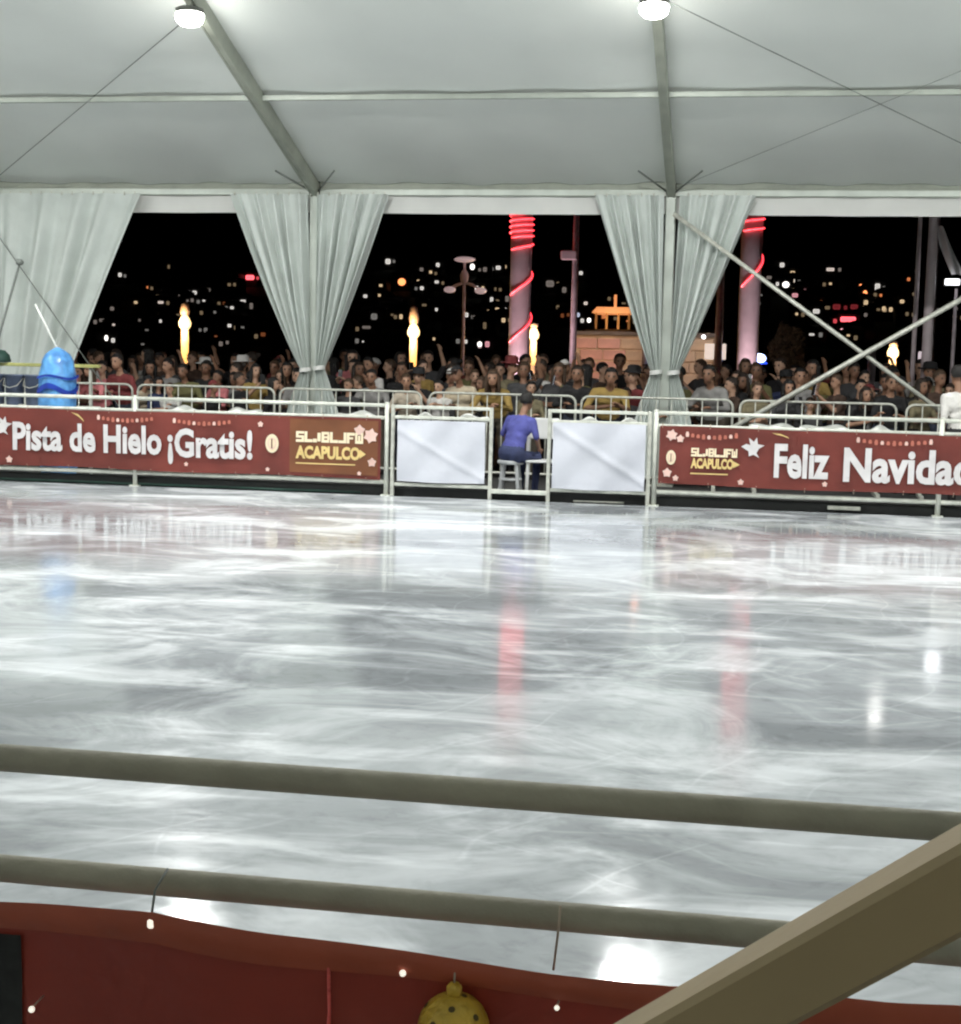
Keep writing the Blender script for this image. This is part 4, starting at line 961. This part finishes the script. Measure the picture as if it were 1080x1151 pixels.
# pale tarp and lamp at the right edge
t = empty('hanging_tarp', (3.22, 24.4, 2.9)); tag(t, 'twisted pale tarp hanging at the right edge above the white glow', 'tarp')
MB().grid(lambda u, v: (-.25+.34*v+(.14+.06*v)*(u-.5), .10*math.sin(u*6+v*3), 1.02-.75*v), 10, 14).build('cloth', M['tarp'], t); MB().tube([(-.26, 0, 1.02), (-.26, 0, 2.4)], .006, 5).build('cord', M['wire'], t)
t = pole('flood_lamp', 3.32, 24.6, 2.98, .03, 'white floodlight on a thin pole at the right edge', 'lamp'); MB().box((-.08, -.05, 3.08), (.26, .10, .13), bev=.02).build('housing', M['lamphouse'], t)
MB().box((-.08, -.108, 3.08), (.22, .012, .09)).build('lens', M['whiteglow'], t); point_light(t, (.95, .97, 1), 3, (-.08, -.25, 3.08))
# low block building
t = empty('low_building', (-2.9, 44.5, 0)); tag(t, 'low salmon and sand block building behind the second curtain pair', 'building')
MB().b2((-2.05, -.2, -.02), (2.1, 3, 2.5)).build('wall', M['sand'], t)
bmsh = MB().box((0, 0, 0), (.66, .06, .30), bev=.02).mesh('block')
bmsh2 = bmsh.copy(); bmsh.materials.append(M['pinklit']); bmsh2.materials.append(M['sand'])
for r_ in range(7):
    for c_ in range(6):
        xx = -1.70+c_*.69+(.17 if r_ % 2 else 0)
        if xx > 1.95: continue
        o = bpy.data.objects.new('block', bmsh if xx < -.75 else bmsh2); col.objects.link(o); o.parent = t; o.location = (xx, -.23+rng.uniform(-.012, .012), .22+r_*.34)
MB().b2((-2.15, -.34, 2.5), (2.2, 3.1, 2.62), .02).build('roof', M['concrete'], t)
t = empty('white_sign', (-.75, 43.6, 0)); tag(t, 'small pale lit sign board right of the second curtain pair', 'sign')
MB().box((0, 0, 2.08), (.62, .06, .46), bev=.01).build('board', mat('sign_glow', (.8, .78, .72), .5, emis=(1, .9, .8), es=.45), t); MB().bar((0, .05, -.02), (0, .05, 1.9), .06).build('post', M['polegrey'], t); MB().ball((-.35, 0, 2.5), .06).build('lamp', M['whiteglow'], t)
# round tree
t = empty('round_tree', (1.45, 48, -.02)); tag(t, 'small round tree with a dim crown behind the crossed braces', 'tree')
MB().tube([(0, 0, 0), (.03, 0, .7), (-.02, .02, 1.5), (.02, 0, 2.3)], [.10, .08, .07, .03], 8).build('trunk', M['bark'], t)
for a in range(5): MB().tube([(0, 0, 1.2+.12*a), (.35*math.cos(a*1.3), .35*math.sin(a*1.3), 1.9+.1*a)], [.035, .01], 5).build('limb', M['bark'], t)
mb = MB(); rg = random.Random(3)
for k in range(2200):
    d = Vector((rg.gauss(0, 1), rg.gauss(0, 1), rg.gauss(0, 1))).normalized(); rad = rg.uniform(.45, 1)**.5*(1+.12*math.sin(d.x*5+d.z*4))
    c = Vector((d.x*.58*rad, d.y*.58*rad, 2.25+d.z*.85*rad)); n1 = Vector((rg.gauss(0, 1), rg.gauss(0, 1), rg.gauss(0, 1))).normalized(); n2 = n1.orthogonal().normalized(); s = rg.uniform(.035, .07)
    mb.add([c-n1*s, c+n2*s*.5, c+n1*s, c-n2*s*.5], [(0, 1, 2, 3)])
mb.build('crown', M['leaf'], t)
# terrace hut on the slope; roof and spire glow in place of orange light
t = empty('terrace_hut', (-6.0, 70, 0)); tag(t, 'terrace roof and spire given an orange glow behind the second curtain pair', 'hut')
MB().b2((-1.3, 0, -.02), (1.3, 2, 3.3)).build('wall', M['housewall'], t)
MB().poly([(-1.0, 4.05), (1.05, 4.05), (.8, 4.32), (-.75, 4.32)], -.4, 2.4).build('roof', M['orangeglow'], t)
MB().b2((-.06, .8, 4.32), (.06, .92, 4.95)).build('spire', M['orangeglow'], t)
for x in (-.8, -.3, .25, .75): MB().b2((x-.05, -.2, 3.3), (x+.05, -.1, 4.05)).build('column', M['sand'], t)
point_light(t, (1, .45, .15), 22, (0, -.9, 3.5))

# ================================================================== HILLSIDE HOUSES WITH LIT WINDOWS
COLS = {'white': (1, .95, .88), 'warm': (1, .72, .42), 'orange': (1, .30, .10), 'red': (1, .10, .12), 'pink': (1, .45, .50), 'blue': (.72, .80, 1), 'dim': (1, .85, .75)}
win_m = {}
def winmat(c, lv):
    if (c, lv) not in win_m: win_m[(c, lv)] = glow(f'window_{c}_{lv}', COLS[c], {1: .13, 2: .55, 3: 2.3}[lv])
    return win_m[(c, lv)]
HOUSES = [
 (-85.2, 189, 'dim', 1, 0.91, 0.46, 6.06, 'left'),
 (-76.1, 170, 'white', 3, 0.62, 0.92, 3.48, 'left'),
 (-89.1, 201, 'dim', 1, 0.73, 0.73, 8.02, 'left'),
 (-90.3, 204, 'warm', 1, 0.85, 0.58, 8.50, 'left'),
 (-81.8, 185, 'dim', 2, 0.49, 0.37, 5.41, 'left'),
 (-106.7, 244, 'white', 2, 0.74, 0.88, 15.22, 'left'),
 (-88.5, 208, 'warm', 2, 0.84, 0.62, 9.21, 'left'),
 (-80.3, 190, 'dim', 1, 0.36, 0.37, 6.18, 'left'),
 (-68.5, 163, 'white', 1, 0.60, 0.34, 2.77, 'left'),
 (-75.1, 180, 'white', 1, 0.73, 0.35, 4.71, 'left'),
 (-94.6, 227, 'orange', 2, 0.41, 0.58, 12.35, 'left'),
 (-80.0, 196, 'warm', 1, 0.59, 0.52, 7.11, 'left'),
 (-85.0, 209, 'dim', 2, 1.14, 0.50, 9.31, 'left'),
 (-76.9, 189, 'white', 2, 0.40, 0.52, 6.09, 'left'),
 (-89.7, 221, 'dim', 2, 0.59, 0.72, 11.27, 'left'),
 (-87.0, 215, 'dim', 2, 0.87, 0.52, 10.34, 'left'),
 (-103.0, 257, 'warm', 1, 0.50, 0.88, 17.50, 'left'),
 (-85.5, 217, 'dim', 1, 0.92, 0.65, 10.59, 'left'),
 (-76.8, 195, 'warm', 1, 0.55, 0.64, 7.00, 'left'),
 (-72.3, 186, 'warm', 1, 0.58, 0.44, 5.61, 'left'),
 (-82.0, 212, 'dim', 1, 0.38, 0.42, 9.74, 'left'),
 (-84.7, 222, 'white', 2, 0.80, 0.67, 11.39, 'left'),
 (-68.3, 181, 'white', 1, 0.40, 0.45, 4.86, 'left'),
 (-85.2, 226, 'warm', 2, 0.80, 0.48, 12.00, 'left'),
 (-79.8, 213, 'white', 2, 0.67, 0.48, 9.82, 'left'),
 (-74.7, 201, 'dim', 2, 0.82, 0.72, 7.87, 'left'),
 (-83.8, 226, 'dim', 1, 0.68, 0.82, 12.02, 'left'),
 (-73.3, 200, 'white', 1, 0.40, 0.43, 7.73, 'left'),
 (-64.0, 175, 'orange', 1, 0.63, 0.35, 4.03, 'left'),
 (-77.5, 215, 'white', 2, 0.47, 0.49, 10.08, 'left'),
 (-75.9, 211, 'orange', 1, 0.50, 0.65, 9.40, 'left'),
 (-60.0, 168, 'dim', 1, 0.51, 0.61, 3.23, 'left'),
 (-83.3, 234, 'warm', 1, 0.73, 0.71, 13.30, 'left'),
 (-84.7, 238, 'warm', 2, 0.60, 0.69, 13.94, 'left'),
 (-66.5, 187, 'white', 2, 0.65, 0.59, 5.62, 'left'),
 (-85.7, 242, 'white', 3, 0.88, 1.17, 14.61, 'left'),
 (-72.9, 206, 'white', 2, 0.61, 0.48, 8.60, 'left'),
 (-66.0, 188, 'white', 2, 0.45, 0.91, 5.78, 'left'),
 (-64.0, 185, 'white', 1, 0.67, 0.36, 5.38, 'left'),
 (-67.6, 196, 'white', 2, 0.71, 0.71, 6.95, 'left'),
 (-73.6, 214, 'white', 2, 2.07, 0.65, 9.83, 'left'),
 (-83.5, 245, 'red', 3, 1.63, 0.89, 15.11, 'left'),
 (-71.0, 209, 'dim', 1, 0.63, 1.14, 9.00, 'left'),
 (-58.9, 178, 'orange', 1, 0.74, 0.61, 4.41, 'left'),
 (-44.5, 172, 'white', 2, 0.37, 0.32, 3.71, 'middle'),
 (-58.2, 226, 'white', 2, 0.82, 0.68, 11.41, 'middle'),
 (-48.2, 188, 'dim', 1, 1.36, 0.45, 5.75, 'middle'),
 (-50.2, 200, 'white', 1, 0.97, 0.97, 7.50, 'middle'),
 (-56.3, 227, 'warm', 2, 0.79, 0.49, 11.62, 'middle'),
 (-59.2, 240, 'warm', 2, 0.75, 0.55, 13.80, 'middle'),
 (-50.4, 207, 'dim', 1, 1.12, 1.00, 8.49, 'middle'),
 (-51.5, 212, 'dim', 2, 1.02, 1.02, 9.30, 'middle'),
 (-64.8, 268, 'white', 2, 1.13, 1.13, 19.62, 'middle'),
 (-48.1, 202, 'warm', 1, 0.71, 0.43, 7.85, 'middle'),
 (-51.4, 218, 'white', 2, 0.72, 0.68, 10.20, 'middle'),
 (-46.4, 200, 'warm', 2, 0.49, 0.71, 7.56, 'middle'),
 (-56.8, 245, 'orange', 3, 1.77, 1.63, 14.70, 'middle'),
 (-44.3, 199, 'warm', 2, 0.74, 0.52, 7.32, 'middle'),
 (-55.6, 251, 'warm', 1, 0.89, 0.64, 15.81, 'middle'),
 (-54.2, 246, 'warm', 2, 0.55, 0.56, 14.93, 'middle'),
 (-51.8, 238, 'white', 2, 0.86, 0.86, 13.36, 'middle'),
 (-56.5, 259, 'dim', 1, 0.94, 0.94, 17.68, 'middle'),
 (-46.4, 215, 'warm', 1, 0.80, 0.40, 9.76, 'middle'),
 (-54.2, 256, 'warm', 2, 0.74, 0.76, 17.05, 'middle'),
 (-36.7, 176, 'warm', 2, 0.39, 0.44, 4.25, 'middle'),
 (-43.5, 210, 'white', 2, 0.57, 0.70, 8.96, 'middle'),
 (-50.8, 245, 'white', 2, 1.01, 0.72, 14.77, 'middle'),
 (-54.6, 264, 'white', 2, 0.96, 1.12, 18.82, 'middle'),
 (-32.3, 173, 'white', 2, 0.63, 0.52, 3.96, 'middle'),
 (-37.8, 203, 'white', 2, 0.74, 0.86, 8.05, 'middle'),
 (-47.7, 261, 'white', 3, 1.10, 1.42, 18.38, 'middle'),
 (-42.5, 237, 'white', 3, 0.86, 1.00, 13.43, 'middle'),
 (-30.0, 170, 'white', 3, 0.72, 0.82, 3.65, 'middle'),
 (-35.4, 200, 'dim', 1, 0.42, 0.45, 7.63, 'middle'),
 (-33.1, 191, 'warm', 1, 0.69, 1.38, 6.33, 'middle'),
 (-44.9, 258, 'dim', 1, 0.78, 0.93, 17.75, 'middle'),
 (-29.1, 170, 'pink', 2, 0.62, 0.82, 3.67, 'middle'),
 (-35.6, 208, 'warm', 2, 0.39, 0.73, 8.76, 'middle'),
 (-37.5, 222, 'white', 2, 0.67, 1.07, 10.99, 'middle'),
 (-32.7, 197, 'white', 2, 1.07, 0.59, 7.22, 'middle'),
 (-39.3, 236, 'warm', 1, 0.48, 0.84, 13.28, 'middle'),
 (-33.4, 201, 'white', 2, 0.69, 0.46, 7.81, 'middle'),
 (-39.8, 240, 'warm', 1, 0.98, 0.59, 14.06, 'middle'),
 (-34.3, 208, 'warm', 2, 0.75, 1.38, 8.78, 'middle'),
 (-42.7, 259, 'white', 2, 1.00, 0.81, 18.14, 'middle'),
 (-33.0, 202, 'orange', 1, 0.80, 0.54, 7.97, 'middle'),
 (-31.6, 197, 'warm', 2, 0.58, 0.68, 7.24, 'middle'),
 (-41.8, 260, 'warm', 2, 1.07, 0.80, 18.38, 'middle'),
 (-33.5, 210, 'white', 2, 0.56, 0.63, 9.12, 'middle'),
 (-35.3, 223, 'dim', 1, 0.67, 1.08, 11.20, 'middle'),
 (-24.8, 161, 'pink', 2, 0.78, 0.49, 2.74, 'middle'),
 (-31.0, 240, 'dim', 1, 1.45, 1.16, 14.46, 'middle'),
 (-25.4, 212, 'warm', 2, 0.46, 0.61, 9.71, 'middle'),
 (-27.7, 232, 'dim', 1, 0.84, 1.12, 13.10, 'middle'),
 (-23.9, 204, 'blue', 3, 1.11, 0.86, 8.44, 'middle'),
 (-23.6, 203, 'orange', 1, 0.50, 0.58, 8.29, 'middle'),
 (-22.3, 203, 'blue', 2, 0.74, 0.74, 8.31, 'middle'),
 (-27.0, 249, 'white', 2, 0.90, 0.90, 16.78, 'middle'),
 (-22.6, 216, 'dim', 2, 0.78, 0.65, 10.43, 'middle'),
 (-20.1, 197, 'white', 3, 0.71, 0.83, 7.43, 'middle'),
 (-20.5, 204, 'white', 2, 0.44, 0.54, 8.50, 'middle'),
 (-18.6, 201, 'orange', 2, 0.78, 0.67, 8.06, 'middle'),
 (-18.8, 221, 'orange', 1, 0.60, 0.53, 11.48, 'middle'),
 (-16.7, 198, 'warm', 1, 0.57, 0.53, 7.76, 'middle'),
 (-16.2, 198, 'warm', 2, 0.53, 0.60, 7.77, 'middle'),
 (-17.0, 215, 'warm', 1, 0.90, 0.39, 10.47, 'middle'),
 (-17.0, 216, 'white', 2, 0.44, 0.46, 10.64, 'middle'),
 (-15.0, 197, 'orange', 2, 0.37, 0.52, 7.64, 'middle'),
 (-14.8, 195, 'orange', 2, 0.69, 0.36, 7.35, 'middle'),
 (-14.7, 199, 'warm', 2, 0.43, 0.37, 7.94, 'middle'),
 (-4.0, 181, 'warm', 2, 0.66, 0.66, 5.40, 'right'),
 (2.1, 211, 'white', 1, 0.64, 0.64, 10.59, 'right'),
 (2.4, 217, 'white', 1, 0.65, 0.79, 11.86, 'right'),
 (3.7, 232, 'dim', 1, 1.12, 0.70, 15.41, 'right'),
 (4.5, 234, 'warm', 2, 0.47, 0.73, 15.81, 'right'),
 (5.8, 241, 'white', 2, 0.87, 0.87, 17.93, 'right'),
 (6.1, 226, 'white', 3, 1.36, 1.23, 14.04, 'right'),
 (7.1, 229, 'white', 2, 0.97, 0.97, 14.75, 'right'),
 (7.2, 229, 'warm', 2, 0.72, 0.70, 14.75, 'right'),
 (7.3, 235, 'warm', 2, 0.89, 0.77, 16.32, 'right'),
 (7.2, 217, 'pink', 2, 0.92, 0.65, 12.06, 'right'),
 (7.0, 201, 'warm', 2, 0.50, 0.49, 8.84, 'right'),
 (7.5, 208, 'dim', 2, 0.83, 0.48, 10.31, 'right'),
 (8.2, 222, 'red', 1, 0.94, 0.80, 13.21, 'right'),
 (8.7, 220, 'pink', 2, 0.80, 0.93, 12.73, 'right'),
 (8.4, 209, 'white', 1, 0.40, 0.72, 10.48, 'right'),
 (8.2, 182, 'white', 2, 0.99, 0.44, 5.76, 'right'),
 (9.6, 217, 'warm', 2, 0.92, 0.79, 12.09, 'right'),
 (9.6, 203, 'white', 2, 1.10, 0.74, 9.31, 'right'),
 (10.1, 213, 'red', 1, 0.77, 0.90, 11.42, 'right'),
 (10.7, 210, 'orange', 2, 0.63, 1.01, 10.68, 'right'),
 (11.2, 206, 'warm', 1, 0.75, 0.52, 9.93, 'right'),
 (13.0, 236, 'dim', 2, 1.71, 0.71, 16.99, 'right'),
 (12.5, 225, 'warm', 2, 0.68, 0.57, 14.20, 'right'),
 (12.4, 206, 'red', 1, 1.24, 0.87, 10.06, 'right'),
 (13.9, 210, 'orange', 2, 0.76, 0.63, 10.85, 'right'),
 (13.3, 196, 'red', 3, 2.13, 0.71, 8.09, 'right'),
 (12.4, 181, 'warm', 2, 0.61, 0.39, 5.71, 'right'),
 (12.7, 185, 'pink', 3, 2.23, 0.56, 6.34, 'right'),
 (14.7, 206, 'red', 1, 1.49, 0.99, 10.10, 'right'),
 (13.5, 187, 'red', 2, 0.68, 0.53, 6.62, 'right'),
 (16.4, 219, 'orange', 3, 0.93, 2.64, 12.91, 'right'),
 (16.9, 217, 'orange', 3, 0.79, 1.18, 12.45, 'right'),
 (16.4, 210, 'warm', 2, 1.14, 0.89, 10.89, 'right'),
 (15.7, 199, 'dim', 1, 0.58, 0.66, 8.80, 'right'),
 (18.9, 221, 'white', 2, 0.80, 1.20, 13.56, 'right'),
 (17.7, 204, 'warm', 1, 0.64, 0.47, 9.71, 'right'),
 (18.1, 207, 'warm', 2, 0.56, 0.69, 10.31, 'right'),
 (18.9, 215, 'orange', 2, 0.45, 0.51, 12.13, 'right'),
 (18.4, 204, 'warm', 2, 0.58, 0.73, 9.84, 'right'),
 (19.5, 216, 'warm', 1, 0.78, 0.78, 12.31, 'right'),
 (19.3, 204, 'warm', 2, 0.52, 0.66, 9.74, 'right'),
 (21.3, 210, 'warm', 2, 0.87, 0.75, 11.09, 'right'),
 (21.0, 200, 'warm', 1, 0.54, 0.68, 9.04, 'right'),
 (23.8, 227, 'orange', 2, 0.58, 0.68, 15.11, 'right'),
 (23.5, 216, 'warm', 1, 0.61, 0.70, 12.37, 'right'),
 (26.2, 204, 'white', 1, 0.48, 0.59, 9.97, 'right'),
 (27.0, 205, 'dim', 1, 0.38, 0.42, 10.14, 'right'),
 (26.7, 198, 'warm', 1, 0.76, 0.44, 8.73, 'right')]
HN = {'white': 'white', 'warm': 'warm', 'orange': 'orange', 'red': 'red', 'pink': 'pink', 'blue': 'bluish', 'dim': 'dim'}
cnt = {}
for (X, Y, c, lv, w_, h_, zw, op) in HOUSES:
    cnt[op] = cnt.get(op, 0)
    k = cnt[op]; cnt[op] += 1
    gz = hill_z(X, Y); W0 = max(2.4, w_+1.3)*rng.uniform(.9, 1.2); H0 = max(zw-gz+h_/2+.35, 1.8)
    t = empty('hillside_house', (X, Y, gz-1.0)); tag(t, f'small dark hillside house with {HN[c]} lit windows, {ORD[k]} from left in the {op} opening', 'house', 'lit houses on the far hill')
    dx = rng.uniform(-.4, .4)
    MB().b2((-W0/2+dx, 0, 0), (W0/2+dx, 4, H0+1.0)).build('wall', M['housewall'], t)
    MB().poly([(-W0/2+dx-.15, H0+1.0), (W0/2+dx+.15, H0+1.0), (dx+rng.uniform(-.3, .3), H0+1.5)], -.15, 4.15).build('roof', M['houseroof'], t)
    def win(x, z, a, b, cc, l):
        f = MB().b2((x-a/2-.08, -.07, z-b/2-.08), (x+a/2+.08, -.01, z+b/2+.08)).build('window', M['houseroof'], t)
        if l == 3 and a < 1.6*b: MB().ball((x, -.14, z), (a*.42, .1, b*.42), 8, 6).build('lamp', winmat(cc, l), f)
        else: MB().b2((x-a/2, -.13, z-b/2), (x+a/2, -.075, z+b/2), min(a, b)*.2).build('pane', winmat(cc, l), f)
    zz = zw-gz+1.0
    q_ = .9 if lv == 3 else rng.uniform(.6, .9)
    win(0, zz, w_*q_, h_*q_, c, lv)
    if rng.random() < .55: win(rng.choice((-1, 1))*(w_/2+.55), zz+rng.uniform(-.3, .1), .45, .55, c if rng.random() < .6 else 'warm', max(1, lv-1))
    if rng.random() < .35 and H0 > 4: win(rng.uniform(-1, 1), zz-h_/2-1.2, .6, .6, 'dim', 1)
    MB().b2((-W0/2+dx+.15, -.06, .2), (-W0/2+dx+.75, -.005, 2.3)).build('door', M['houseroof'], t)
